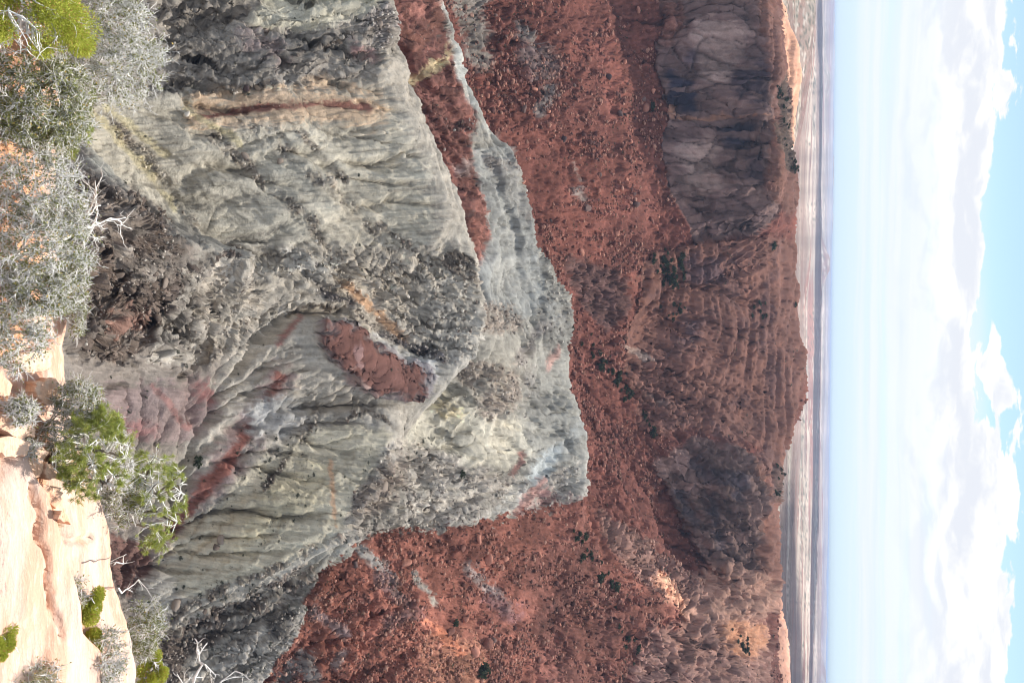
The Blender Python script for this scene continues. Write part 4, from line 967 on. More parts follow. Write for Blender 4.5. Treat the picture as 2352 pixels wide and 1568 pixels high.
# all the smaller rubble: too many to count
def rubble(name, n, wmap, lo, hi, mats_rgb, seed):
    r = np.random.default_rng(seed); w_ = wmap.ravel()[vflat]; k = vflat[r.choice(len(vflat), n, p=w_ / w_.sum())]
    p = vpt[k] ; dist = np.linalg.norm(p, axis=1); s_ = lo * (hi / lo) ** (r.random(n) ** 2.0) / FP * dist / 2
    shapes = np.array([rock_shape(I1, 900 + i, 6) for i in range(24)])
    v = shapes[r.integers(0, 24, n)]; a_ = r.uniform(0, 6.28, n); c_, s2 = np.cos(a_)[:, None], np.sin(a_)[:, None]
    v = np.stack([v[..., 0] * c_ - v[..., 1] * s2, v[..., 0] * s2 + v[..., 1] * c_, v[..., 2] * r.uniform(.5, 1, n)[:, None]], -1) * s_[:, None, None] + p[:, None] + np.array([0, 0, .2]) * s_[:, None, None]
    nv = v.shape[1]; f = I1[1][None] + (np.arange(n) * nv)[:, None, None]
    o = mesh_obj(name, v.reshape(-1, 3), f.reshape(-1, 3), M_rub, smooth=False)
    base = colr.reshape(-1, 3)[k]; pal = np.array(mats_rgb)[r.integers(0, len(mats_rgb), n)]
    c = base * .45 + pal * .55; c *= r.uniform(.65, 1.3, n)[:, None]
    cc = np.ones((n, nv, 4), np.float32); cc[..., :3] = c[:, None]
    ca = o.data.color_attributes.new('rock', 'FLOAT_COLOR', 'POINT'); ca.data.foreach_set('color', cc.ravel()); tag(o, kind='stuff'); return o
M_rub = terrain_mat('rubble_stone', .8)
rubble('talus_rubble', 12500, red_t * (.25 + rough) * (.05 + sstep(.42, .66, lic2 * .6 + rag2 * .4)), 2.4, 11, [alb((150, 112, 100)), alb((112, 80, 72)), alb((84, 68, 66)), alb((172, 138, 122))], 5)
rubble('talus_blocks', 2600, red_t * (.25 + rough) * (.03 + sstep(.48, .7, lic2 * .5 + rag2 * .5)), 5.5, 15, [alb((140, 104, 93)), alb((104, 74, 67)), alb((78, 64, 63)), alb((160, 126, 112))], 8)
rubble('clay_rubble', 7500, ((~fr) & (rough > .3)) * area * rough ** 2, 2.2, 11, [alb((96, 88, 82)), alb((140, 136, 130)), alb((182, 179, 172)), alb((112, 104, 98))], 6)
rubble('slope_pebbles', 2400, ((~fr) & (rough <= .3)) * area, 1.6, 4, [alb((120, 116, 108)), alb((166, 163, 155)), alb((100, 94, 88))], 7)
# ------------------------------------------------------------------ loose slabs on the ledge
M_slab = ledge_mat('loose_sandstone', (.70, .48, .35), (.62, .36, .24), .35)
def slab(pts, h, label, seed, lift=0.0):
    pts = np.array(pts, float); w3 = at_z(pts[:, 0], pts[:, 1], np.full(len(pts), LZ + h)); q = []
    for a, b in zip(w3, np.roll(w3, -1, 0)):
        for t in (0, .25, .5, .75): q.append(a + (b - a) * t)
    q = np.array(q); r = np.random.default_rng(seed); n = len(q)
    q[:, :2] += r.normal(0, .006, (n, 2))
    c = q.mean(0); zb = float(ledge_z(c[0:1], c[1:2])[0]); org = np.array([c[0], c[1], zb])
    rings = []
    for ins, z in ((.0, -.06), (.02, h * .3), (-.01, h * .62), (.0, h * .88), (.05, h), (.35, h * 1.02), (.7, h * 1.0)):
        p = c + (q - c) * (1 - ins); p[:, 2] = zb + lift + z; p += (fbm(p[:, 0] * 9, p[:, 1] * 9, p[:, 2] * 12, oct=3, seed=seed)[:, None] - .5) * np.array([.03, .03, .035]); rings.append(p - org)
    V_ = np.concatenate(rings + [np.array([[c[0], c[1], zb + lift + h * 1.05]]) - org]); F_ = []
    for k in range(6):
        for i in range(n): F_.append((k * n + i, k * n + (i + 1) % n, (k + 1) * n + (i + 1) % n, (k + 1) * n + i))
    F_ += [(6 * n + i, 6 * n + (i + 1) % n, 7 * n) for i in range(n)]
    o = mesh_obj('sandstone_slab', V_, F_, M_slab, smooth=False); o.location = org
    return tag(o, label, 'rock slab')
slab([(-14,846),(38,858),(62,884),(50,916),(22,904),(-14,884)], .13, 'cracked sandstone slab nearest the big twiggy shrubs', 1)
slab([(-14,892),(20,912),(46,926),(40,950),(-14,930)], .12, 'thin sandstone slab between the cracked slab and the rounded one', 2)
slab([(-14,940),(34,956),(60,960),(86,976),(88,1000),(60,1014),(20,992),(-14,972)], .15, 'rounded sandstone slab with a small twig plant growing on it', 3)
slab([(-14,1010),(30,1002),(58,1018),(52,1046),(20,1052),(-14,1040)], .10, 'low sandstone slab between the rounded slab and the square block', 8)
slab([(96,880),(140,868),(160,892),(150,925),(118,930),(98,905)], .07, 'thin plate of sandstone by the rim above the spiny shrub', 9)
slab([(60,820),(112,800),(150,812),(140,846),(96,858),(64,846)], .06, 'wide thin plate on the bare rock below the round shrub', 10)
slab([(112,1060),(134,1070),(138,1096),(118,1104),(108,1084)], .12, 'small orange rock between the square block and the pine trunk', 11)
slab([(66,1032),(98,1027),(110,1040),(106,1084),(94,1100),(72,1096),(64,1062)], .11, 'square cream block beside the pine trunk', 4)
slab([(88,1112),(124,1118),(131,1145),(112,1166),(90,1152)], .10, 'flat broken slab below the square block', 5)
slab([(128,1150),(150,1168),(160,1202),(142,1192),(124,1172)], .08, 'narrow broken slab close to the ledge rim', 6)
slab([(94,1166),(112,1178),(106,1198),(88,1186)], .07, 'small chip of sandstone between the broken slabs', 7)

# ------------------------------------------------------------------ plants
def bark_mat(name, a, b_):
    mt = bpy.data.materials.new(name); mt.use_nodes = True; q = NT(mt.node_tree); b = mt.node_tree.nodes['Principled BSDF']
    geo = q.n('ShaderNodeNewGeometry'); n = q.noise(geo.outputs['Position'], 30, 4, .6)
    f = q.math('ADD', q.math('MULTIPLY', n, .6), q.math('MULTIPLY', geo.outputs['Random Per Island'], .45))
    q.l(q.mix(q.ramp(f, .2, .85), a, b_), b.inputs['Base Color']); b.inputs['Roughness'].default_value = .85; b.inputs['Specular IOR Level'].default_value = .15; return mt
def leaf_mat(name, a, b_, dead=None):
    mt = bpy.data.materials.new(name); mt.use_nodes = True; q = NT(mt.node_tree); b = mt.node_tree.nodes['Principled BSDF']; out = mt.node_tree.nodes['Material Output']
    geo = q.n('ShaderNodeNewGeometry'); n = q.noise(geo.outputs['Position'], 9, 3, .6); rp = geo.outputs['Random Per Island']
    c = q.mix(q.math('ADD', q.math('MULTIPLY', rp, .6), q.math('MULTIPLY', n, .5)), a, b_)
    if dead: c = q.mix(q.math('GREATER_THAN', q.math('ADD', rp, q.math('MULTIPLY', n, .3)), 1.09), c, dead)
    q.l(c, b.inputs['Base Color']); b.inputs['Roughness'].default_value = .6; b.inputs['Specular IOR Level'].default_value = .25
    tr = q.n('ShaderNodeBsdfTranslucent'); q.l(c, tr.inputs[0]); mx = q.n('ShaderNodeMixShader'); mx.inputs[0].default_value = .35
    q.l(b.outputs[0], mx.inputs[1]); q.l(tr.outputs[0], mx.inputs[2]); q.l(mx.outputs[0], out.inputs[0]); return mt
M_twig = bark_mat('grey_twig', (.50, .48, .46), (.86, .845, .82)); M_dead = bark_mat('bleached_wood', (.62, .60, .56), (.86, .84, .80)); M_trunk = bark_mat('dark_bark', (.10, .085, .07), (.30, .26, .22))
M_sage = leaf_mat('shrub_leaf', (.12, .135, .045), (.32, .34, .14), (.48, .36, .10)); M_jun = leaf_mat('juniper_scale', (.28, .32, .04), (.52, .54, .10), (.55, .30, .14)); M_pin = leaf_mat('pine_needle', (.20, .25, .05), (.46, .50, .15), (.52, .42, .14))
M_grass = leaf_mat('dry_grass', (.38, .33, .20), (.60, .54, .38))
def segs_mesh(name, seg, mat, parent, org):
    """all twigs of one plant: three-sided tapering prisms"""
    seg = np.array(seg, np.float32); p0, p1, r0, r1 = seg[:, :3], seg[:, 3:6], seg[:, 6:7], seg[:, 7:8]
    d = p1 - p0; d /= np.linalg.norm(d, axis=1, keepdims=True) + 1e-9
    ref = np.where(np.abs(d[:, 2:3]) < .8, np.array([[0, 0, 1.]]), np.array([[1., 0, 0]])); a = np.cross(d, ref); a /= np.linalg.norm(a, axis=1, keepdims=True); b = np.cross(d, a)
    V_ = []
    for p, r in ((p0, r0), (p1, r1)):
        for k in range(3): V_.append(p + r * (a * math.cos(2.094 * k) + b * math.sin(2.094 * k)))
    V_ = np.stack(V_, 1) - org; n = len(seg); base = (np.arange(n) * 6)[:, None, None]
    F_ = np.array([[0, 1, 4, 3], [1, 2, 5, 4], [2, 0, 3, 5]])[None] + base
    return mesh_obj(name, V_.reshape(-1, 3), F_.reshape(-1, 4), mat, parent)
def blades(name, P, Dr, ln, wd, mat, parent, org, r, fold=False):
    """leaf-sized faces: diamonds along their direction"""
    n = len(P); Dr = Dr / (np.linalg.norm(Dr, axis=1, keepdims=True) + 1e-9); s = np.cross(Dr, r.normal(size=(n, 3))); s /= np.linalg.norm(s, axis=1, keepdims=True) + 1e-9
    ln = np.broadcast_to(ln, (n,))[:, None]; wd = np.broadcast_to(wd, (n,))[:, None]
    V_ = np.stack([P, P + Dr * ln * .45 + s * wd, P + Dr * ln, P + Dr * ln * .45 - s * wd], 1) - org
    F_ = np.array([[0, 1, 2, 3]])[None] + (np.arange(n) * 4)[:, None, None]
    return mesh_obj(name, V_.reshape(-1, 3), F_.reshape(-1, 4), mat, parent, smooth=False)
def skeleton(root, C, rad, r, n1, n2, n3_, r0, stray=.15, up=0.0):
    """branches that fill an ellipsoid: limbs, then branches, then twigs"""
    seg = []; npos = [root]; nrad = [r0]
    ph = r.uniform(0, 50)
    def inside(n, shell):
        v = r.normal(size=(n * 3, 3)); v /= np.linalg.norm(v, axis=1, keepdims=True); g = fbm(v[:, 0] * 1.9 + ph, v[:, 1] * 1.9, v[:, 2] * 1.9 + ph, oct=2, seed=5); v = v[np.argsort(-g)[:int(n * 1.7)]]; v = v[r.permutation(len(v))[:n]]; return C + v * rad * (r.random((n, 1)) ** (1 / 3) * (1 - shell) + shell)
    def link(t, k, m, rr, wob):
        a = npos[k]; L = np.linalg.norm(t - a); prev = a; pr = min(nrad[k] * .85, rr); bend = r.normal(size=3) * L * wob
        for j in range(1, m + 1):
            f = j / m; q = a + (t - a) * f + bend * math.sin(math.pi * f) + r.normal(size=3) * L * wob * .35 * (j < m); q[2] += up * L * f * (1 - f)
            nr = pr * (1 - .16 * 1) if j < m else pr * .7; seg.append((*prev, *q, pr, nr)); prev = q; pr = nr; npos.append(q); nrad.append(nr)
    for t in inside(n1, .45): link(t, 0, 5, r0 * .7, .10)
    for lev, (n, sh, m, rr, wob) in enumerate(((n2, .35, 4, r0 * .36, .10), (n3_, .3, 3, r0 * .21, .10))):
        A = np.array(npos); tg = inside(n, sh)
        if lev == 1: tg = tg + r.normal(size=tg.shape) * rad * stray
        for t in tg:
            d = np.linalg.norm(A - t, axis=1) + .25 * np.linalg.norm(A - root, axis=1) * 0
            d[0] += .3
            link(t, int(np.argmin(d + r.random(len(d)) * .12 * rad.mean())), m, rr, wob)
    return np.array(seg), np.array(npos)
def twiglets(seg, n, r, ln, rr):
    """short stiff spiny twigs all over the thinner branches"""
    thin = seg[seg[:, 6] < np.quantile(seg[:, 6], .8)]; k = r.integers(0, len(thin), n); f = r.random((n, 1)); p = thin[k, :3] + (thin[k, 3:6] - thin[k, :3]) * f
    d = thin[k, 3:6] - thin[k, :3]; d /= np.linalg.norm(d, axis=1, keepdims=True) + 1e-9; d = d + r.normal(size=(n, 3)) * .75; d /= np.linalg.norm(d, axis=1, keepdims=True)
    L = ln * r.uniform(.4, 1.3, (n, 1)); e = p + d * L * .55; e2 = e + (d + r.normal(size=(n, 3)) * .4) * L * .45
    return np.concatenate([np.concatenate([p, e, np.full((n, 1), rr), np.full((n, 1), rr * .75)], 1), np.concatenate([e, e2, np.full((n, 1), rr * .75), np.full((n, 1), rr * .35)], 1)]), e2, d
def crown(cx, cy, hx, hy, hc):
    C = at_z(np.float64(cx), np.float64(cy), np.float64(LZ + hc)); s = np.linalg.norm(C) / FP
    return C, np.array([hy * s, hx * s, hx * s]) * .9, s
def plant(kind, name, label, cat, cx, cy, hx, hy, hc, root_px, seed, root_drop=0.0, dens=1.0, leaf=1.0, dead=False, group=None):
    r = np.random.default_rng(seed); C, rad, s = crown(cx, cy, hx, hy, hc)
    rt = at_z(np.float64(root_px[0]), np.float64(root_px[1]), np.float64(LZ - root_drop))
    if root_drop == 0: rt[2] = ledge_z(rt[0:1], rt[1:2])[0] - .01
    e = bpy.data.objects.new(name, None); COL.objects.link(e); e.location = rt; e.empty_display_size = .1; tag(e, label, cat, group)
    vol = (hx * hy) / 10000 * dens
    bark = M_dead if dead else M_twig
    if kind == 'shrub':
        seg, nodes = skeleton(rt, C, rad, r, 9, int(60 * max(vol, .35)), int(420 * max(vol, .3)), .013, .16)
        tw, ends, td = twiglets(seg, int(3600 * max(vol, .22)), r, .05, .0019)
        segs_mesh('branches', np.concatenate([seg, tw]), bark, e, rt)
        n = int(14000 * max(vol, .22) * leaf)
        if n:
            k = r.integers(0, len(ends), n); c0 = ends[k] - td[k] * r.random((n, 1)) * .05
            inner = r.random(n) < np.clip(1.45 - np.linalg.norm((c0 - C) / rad, axis=1), .25, 1); c0 = c0[inner]
            blades('foliage', c0 + r.normal(size=c0.shape) * .006, r.normal(size=c0.shape) + np.array([0, 0, .5]), r.uniform(.010, .022, len(c0)), r.uniform(.003, .0055, len(c0)), M_sage, e, rt, r)
    elif kind == 'juniper':
        seg, nodes = skeleton(rt, C, rad, r, 8, int(60 * max(vol, .4)), int(300 * max(vol, .3)), .02, .08)
        segs_mesh('branches', seg, M_twig, e, rt)
        nb_ = int(14 * max(vol, .22)) + 6; v = r.normal(size=(nb_, 3)); v /= np.linalg.norm(v, axis=1, keepdims=True); v[:, 2] = np.abs(v[:, 2]) * .9 + .05 * r.normal(size=nb_)
        bc = C + v * rad * r.uniform(.55, 1.08, (nb_, 1)); br = r.uniform(.05, .10, nb_) * min(1.0, max(.45, vol + .3)); m = 1300; cl_ = np.repeat(np.arange(nb_), m)
        w3 = r.normal(size=(nb_ * m, 3)); w3 /= np.linalg.norm(w3, axis=1, keepdims=True); P = bc[cl_] + w3 * (br[cl_] * (r.random(nb_ * m) ** .45))[:, None] * np.array([1.2, 1.2, .8])
        blades('foliage', P, w3 + (v[cl_]) * .5 + r.normal(size=P.shape) * .5, r.uniform(.009, .020, len(P)), r.uniform(.0018, .0034, len(P)), M_jun, e, rt, r)
    elif kind == 'pinyon':
        seg, nodes = skeleton(rt, C, rad, r, 8, int(70 * max(vol, .4)), int(330 * max(vol, .3)), .026, .08)
        fat = seg[:, 6] > .008
        segs_mesh('trunk', seg[fat], M_trunk, e, rt); segs_mesh('branches', seg[~fat], M_dead, e, rt)
        tips = seg[seg[:, 6] < np.quantile(seg[:, 6], .5)]; nc = int(760 * max(vol, .3)); k = r.integers(0, len(tips), nc); cc = tips[k, 3:6]; cd = tips[k, 3:6] - tips[k, :3]; cd /= np.linalg.norm(cd, axis=1, keepdims=True) + 1e-9
        m = 22; P = np.repeat(cc, m, 0) - np.repeat(cd, m, 0) * r.random((nc * m, 1)) * .022; Dn = np.repeat(cd, m, 0) * .75 + r.normal(size=P.shape) * .55 + np.array([0, 0, .25])
        blades('foliage', P, Dn, r.uniform(.022, .040, len(P)), np.full(len(P), .0013), M_pin, e, rt, r)
    elif kind == 'grass':
        n = int(420 * max(vol, .3)); a_ = r.uniform(0, 6.28, n); b0 = rt + np.stack([np.cos(a_), np.sin(a_), a_ * 0], 1) * r.random((n, 1)) * rad * .35
        d = np.stack([np.cos(a_) * .6, np.sin(a_) * .6, np.ones(n)], 1) + r.normal(size=(n, 3)) * .25; L = r.uniform(.5, 1.1, n) * rad.mean() * 1.1
        blades('blades', b0, d, L, np.full(n, .0016), M_grass, e, rt, r)
    return e
SH = [
 ('juniper', 'juniper_bush', 'bright yellow green juniper filling the corner beside the grey shrubs', 'juniper', 62, 40, 118, 92, .55, (40, 60), 11, 0, 1.5, 1),
 ('shrub', 'desert_shrub', 'large pale twiggy shrub reaching out over the drop below the juniper', 'shrub', 265, 112, 100, 122, .30, (190, 165), 12, .0, 1.25, .5),
 ('shrub', 'desert_shrub', 'green grey shrub between the juniper and the small pine sprig', 'shrub', 88, 228, 104, 112, .25, (60, 230), 13, 0, 1.25, 1.6),
 ('pinyon', 'pine_sapling', 'small pine sapling between the two largest shrub masses', 'pine', 148, 305, 52, 58, .12, (110, 300), 14, 0, 1.0, 1),
 ('shrub', 'desert_shrub', 'silvery shrub nearest the small pine sapling', 'shrub', 88, 440, 100, 88, .28, (60, 440), 15, 0, 1.0, .45),
 ('shrub', 'desert_shrub', 'broad silvery shrub with a bare dead branch sticking out over the drop', 'shrub', 92, 575, 104, 108, .28, (60, 590), 16, 0, 1.0, .7),
 ('shrub', 'desert_shrub', 'leafy shrub at the near end of the silvery shrubs', 'shrub', 96, 668, 92, 60, .22, (70, 665), 17, 0, 1.2, 1.0),
 ('shrub', 'desert_shrub', 'round shrub on bare cream rock beside the cracked slab', 'shrub', 38, 772, 68, 84, .20, (30, 770), 18, 0, 1.1, .5),
 ('shrub', 'desert_shrub', 'small shrub clinging to the ledge rim before the bare rock', 'shrub', 178, 728, 14, 42, -.10, (166, 730), 19, .2, 1.0, .9),
 ('shrub', 'desert_shrub', 'spiny grey shrub on the ledge rim above the pine', 'shrub', 182, 922, 52, 46, .12, (150, 935), 20, 0, 1.3, .9),
 ('shrub', 'desert_shrub', 'dry grey shrub tucked behind the pine beside the spiny one', 'shrub', 138, 992, 40, 46, .06, (118, 985), 21, 0, 1.2, .6),
 ('pinyon', 'pine_sapling', 'dense green pine with a dark trunk on the ledge rim', 'pine', 215, 1040, 82, 104, .28, (112, 1078), 22, 0, 1.7, 1),
 ('shrub', 'desert_shrub', 'bare brown twig bush just beyond the dense pine', 'shrub', 272, 1058, 32, 78, .0, (238, 1090), 23, .35, 1.0, .25),
 ('shrub', 'desert_shrub', 'grey shrub between the dense pine and the leaning pine', 'shrub', 284, 1152, 48, 56, -.1, (248, 1160), 24, .3, 1.2, .9),
 ('pinyon', 'pine_sapling', 'open leaning pine reaching out below the ledge rim', 'pine', 345, 1150, 84, 118, -.1, (262, 1180), 25, .45, .95, 1),
 ('shrub', 'desert_shrub', 'small grey shrub in the soil pocket of the bare ledge', 'shrub', 165, 1372, 26, 46, .08, (150, 1375), 26, 0, 1.6, .5),
 ('juniper', 'juniper_bush', 'low juniper in the soil pocket of the bare ledge', 'juniper', 198, 1390, 28, 42, .10, (158, 1395), 27, 0, 1.5, 1),
 ('shrub', 'desert_shrub', 'pale bare shrub at the right end of the ledge top', 'shrub', 245, 1512, 46, 62, .12, (208, 1520), 28, 0, 1.4, .35),
 ('juniper', 'juniper_bush', 'tiny juniper sprig beside the pale bare shrub', 'juniper', 208, 1480, 14, 26, .05, (203, 1482), 29, 0, 1.2, 1),
 ('shrub', 'desert_shrub', 'grey green shrub hanging below the right end of the ledge', 'shrub', 328, 1450, 46, 62, -.2, (286, 1460), 30, .45, 1.4, 1.2),
 ('juniper', 'juniper_bush', 'bright juniper hanging below the right end of the ledge', 'juniper', 352, 1545, 34, 44, -.2, (298, 1545), 31, .5, 1.4, 1),
 ('shrub', 'desert_shrub', 'dry shrub in the grass at the nearest corner of the ledge', 'shrub', 62, 1556, 60, 40, .15, (50, 1560), 32, 0, 1.0, .6),
 ('grass', 'grass_tuft', 'tall dry grass tuft at the nearest corner of the ledge', 'grass', 20, 1560, 60, 55, .1, (15, 1555), 33, 0, 1.6, 1),
 ('grass', 'grass_tuft', 'small dry grass tuft beside the narrow broken slab', 'grass', 150, 1185, 22, 26, .05, (135, 1205), 34, 0, 1.0, 1),
 ('shrub', 'twig_plant', 'small twig plant growing on the rounded slab', 'plant', 48, 942, 30, 32, .16, (40, 945), 35, 0, .9, .5),
 ('shrub', 'twig_plant', 'thin twig plant in red soil beside the square block', 'plant', 52, 1032, 30, 34, .06, (50, 1030), 36, 0, .9, .35),
 ('juniper', 'juniper_bush', 'juniper tip just showing at the foot of the picture', 'juniper', -6, 1478, 22, 34, .2, (-20, 1480), 37, 0, 1.2, 1),
]
for a in SH: plant(*a)
# bare dead branches
def bare(label, pts, r0, seed, twigs, drop=0.0, cat='dead branch', name='dead_branch', parent=None):
    r = np.random.default_rng(seed); P = np.array([at_y(np.float64(a), np.float64(b), np.float64(y)) for a, b, y in pts]); seg = []
    def limb(Q, ra, lev):
        n = len(Q)
        for i in range(n - 1): seg.append((*Q[i], *Q[i + 1], ra * (1 - .75 * i / n), ra * (1 - .75 * (i + 1) / n)))
        if lev >= 3: return
        L = np.linalg.norm(Q[-1] - Q[0])
        for _ in range(twigs[lev]):
            i = r.integers(max(1, n // 4), n); d = Q[i] - Q[i - 1]; d /= np.linalg.norm(d) + 1e-9; d = d + r.normal(size=3) * .65 + np.array([0, 0, .15]); d /= np.linalg.norm(d)
            l2 = L * r.uniform(.22, .5); q = [Q[i]]
            for j in range(4): d = d + r.normal(size=3) * .22; d /= np.linalg.norm(d); q.append(q[-1] + d * l2 / 4)
            limb(np.array(q), ra * .5, lev + 1)
    Q = []
    for a, b in zip(P[:-1], P[1:]):
        for t in (0, .33, .66): Q.append(a + (b - a) * t + r.normal(size=3) * .012)
    limb(np.array(Q + [P[-1]]), r0, 0)
    o = segs_mesh(name, np.array(seg), M_dead, None, P[0]); o.location = P[0]; return tag(o, label, cat)
bare('bare bleached branch reaching far out from the silvery shrubs', [(120,560,3.4),(190,525,3.75),(225,510,3.95),(258,502,4.1)], .014, 51, (7, 3, 2))
bare('thin bleached twig above the long bare branch', [(150,500,3.5),(205,490,3.8),(232,472,3.95)], .008, 52, (4, 2, 1))
bare('dead branch hanging over the rim between the leaning pine and the bare ledge', [(262,1296,3.9),(282,1286,4.1),(290,1272,4.2)], .006, 53, (3, 1, 0))
bare('forked dead branch on the rim beside the bare ledge', [(268,1352,3.95),(295,1356,4.15),(318,1330,4.3)], .007, 54, (3, 2, 0))
bare('tall bleached snag rising from below at the right', [(380,1640,6.6),(440,1570,7.0),(462,1530,7.2),(452,1495,7.25)], .026, 55, (6, 3, 2), cat='dead tree', name='dead_snag')
bare('second bleached snag beside the tall one', [(440,1640,6.8),(500,1575,7.3),(540,1540,7.5)], .018, 56, (5, 2, 1), cat='dead tree', name='dead_snag')
# ------------------------------------------------------------------ junipers and scrub on the crater walls
def bush_mesh(seed, n, leaf):
    r = np.random.default_rng(seed); v = r.normal(size=(n, 3)); v /= np.linalg.norm(v, axis=1, keepdims=True)
    lob = 1 + .35 * (fbm(v[:, 0] * 2 + seed, v[:, 1] * 2, v[:, 2] * 2, oct=2, seed=seed) - .5) * 2
    P = v * (r.random((n, 1)) ** .4) * lob[:, None]; P[:, 2] = np.abs(P[:, 2]) * .95
    d = v + r.normal(size=v.shape) * .6; d /= np.linalg.norm(d, axis=1, keepdims=True); s = np.cross(d, r.normal(size=v.shape)); s /= np.linalg.norm(s, axis=1, keepdims=True)
    L = leaf * r.uniform(.6, 1.4, (n, 1)); V_ = np.stack([P - d * L, P + s * L * .7, P + d * L, P - s * L * .7], 1).reshape(-1, 3)
    return V_, np.arange(n * 4).reshape(n, 4)
M_bush = leaf_mat('far_juniper', (.028, .042, .024), (.075, .095, .052)); M_scrub = leaf_mat('far_scrub', (.05, .058, .045), (.11, .115, .085))
CB = [mesh_obj('crown', *bush_mesh(600 + i, 150, .22), M_bush, link=False, smooth=False).data for i in range(6)]
SB = [mesh_obj('scrub_bush', *bush_mesh(640 + i, 70, .24), M_scrub, link=False, smooth=False).data for i in range(5)]
def trunk_mesh():
    a = np.linspace(0, 2 * math.pi, 6)[:-1]; V_ = [(r_ * math.cos(t) + x, r_ * math.sin(t), z) for z, r_, x in ((-.3, .16, 0), (.25, .11, .04), (.7, .05, -.03)) for t in a]
    F_ = [(k * 5 + i, k * 5 + (i + 1) % 5, (k + 1) * 5 + (i + 1) % 5, (k + 1) * 5 + i) for k in range(2) for i in range(5)]
    return mesh_obj('trunk', V_, F_, M_trunk, link=False).data
TM = trunk_mesh(); ntree = 0
def juniper(dx, dy, px, label, group):
    k, p = at_px(dx, dy); r = 1.3 * px / FP * np.linalg.norm(p) / 2
    e = bpy.data.objects.new('juniper_tree', None); COL.objects.link(e); e.location = p - np.array([0, 0, r * .1]); e.scale = (r * RND.uniform(.85, 1.15), r * RND.uniform(.85, 1.15), r * RND.uniform(.8, 1.15)); e.rotation_euler = (0, 0, RND.uniform(0, 6.28)); tag(e, label, 'juniper', group)
    for nm, me in (('crown', RND.choice(CB)), ('trunk', TM)):
        o = bpy.data.objects.new(nm, me); COL.objects.link(o); o.parent = e
def along(pts, n, spread, lo, hi, label, group):
    pts = np.array(pts, float)
    for i in range(n):
        t = RND.random() * (len(pts) - 1); k = int(t); p = pts[k] + (pts[min(k + 1, len(pts) - 1)] - pts[k]) * (t - k)
        juniper(p[0] + RND.gauss(0, spread), p[1] + RND.gauss(0, spread), lo * (hi / lo) ** (RND.random() ** 1.5), label, group)
along([(1490,595),(1525,600),(1560,605),(1545,640),(1520,640)], 44, 13, 8, 17, 'dark juniper in the thicket at the foot of the slickrock', 'thicket at the foot of the slickrock')
along([(1320,755),(1345,790),(1375,825),(1400,850),(1425,880),(1445,905)], 46, 9, 7, 15, 'dark juniper in the green line below the slickrock dome', 'green line below the slickrock dome')
along([(1465,935),(1495,975),(1500,990)], 12, 7, 7, 16, 'dark juniper at the end of the green line near the right cliff', 'junipers near the right cliff')
along([(1520,690),(1560,705),(1545,720)], 14, 9, 6, 13, 'dark juniper on the talus right of the thicket', 'junipers right of the thicket')
along([(1310,1208),(1335,1250),(1350,1280),(1378,1315),(1398,1345)], 30, 8, 7, 17, 'dark juniper on the rib above the right red slope', 'junipers on the right rib')
along([(1385,1400),(1430,1440),(1470,1490)], 14, 14, 6, 13, 'dark juniper on the broken cliffs at far right', 'junipers at far right')
along([(1790,180),(1800,230),(1805,300),(1818,360),(1828,395)], 40, 5, 4.5, 9, 'small dark juniper on the rim above the streaked cliff', 'junipers on the left rim')
along([(1790,1065),(1795,1110),(1785,1140)], 16, 5, 4.5, 8, 'small dark juniper on the rim above the right cliff', 'junipers on the right rim')
along([(1690,1455),(1710,1480),(1725,1500),(1680,1440)], 14, 8, 5, 11, 'dark juniper on the pale ledges at far right', 'junipers on the pale ledges')
along([(1745,690),(1730,735),(1750,740)], 8, 8, 6, 11, 'dark juniper in the crease of the slickrock dome', 'junipers in the dome crease')
juniper(1775, 562, 17, 'large lone juniper on the slickrock shoulder', None); juniper(1497, 242, 16, 'lone juniper under the cliff crack', None); juniper(1825, 700, 9, 'juniper on the skyline of the dome', None)
juniper(1110, 1540, 26, 'largest juniper among the sunlit boulders', None); juniper(1045, 1432, 15, 'juniper beside the round rust boulder', None); juniper(1062, 1090, 16, 'lone juniper on the bluish clay slope', None); juniper(455, 1060, 22, 'round dark bush in the gully bottom', None)
# small grey scrub, one by one where it shows largest, the rest as one mass
SCM = ((~fr) & (PX < 1000)) * area * (.15 + sstep(.5, .7, rag2)) * (.4 + (PY > 1000)) * np.where((PX > 420) & (PX < 1000) & (PY < 560), .15, 1)
w_ = SCM.ravel()[vflat]; picks = rg_.choice(len(vflat), 1700, replace=False, p=w_ / w_.sum())
for n_, k in enumerate(picks[:170]):
    p = vpt[vflat[k]]; px = 6 * (12 / 6) ** (RND.random() ** 2); r = px / FP * np.linalg.norm(p) / 2
    o = bpy.data.objects.new('scrub_bush', RND.choice(SB)); COL.objects.link(o); o.location = p; o.scale = (r, r, r * RND.uniform(.6, .9)); o.rotation_euler = (0, 0, RND.uniform(0, 6.28))
    reg = 'on the slopes right of the gully' if vpx[k][1] > 1000 else 'on the near clay slopes left of the gully'
    tag(o, 'small dark scrub bush ' + reg, 'bush', 'scrub bushes ' + reg)
def scrub_mass(name, ks, lo, hi, seed, nq, mat):
    r = np.random.default_rng(seed); P = vpt[vflat[ks]]; n = len(P); s_ = lo * (hi / lo) ** (r.random(n) ** 2) / FP * np.linalg.norm(P, axis=1) / 2
    bv, bf = bush_mesh(seed, nq, .34); V_ = bv[None] * s_[:, None, None] * np.array([1, 1, .8]) + P[:, None]; F_ = bf[None] + (np.arange(n) * len(bv))[:, None, None]
    tag(mesh_obj(name, V_.reshape(-1, 3), F_.reshape(-1, 4), mat, smooth=False), kind='stuff')
scrub_mass('scrub_cover', picks[170:], 2.2, 6, 71, 14, M_scrub)
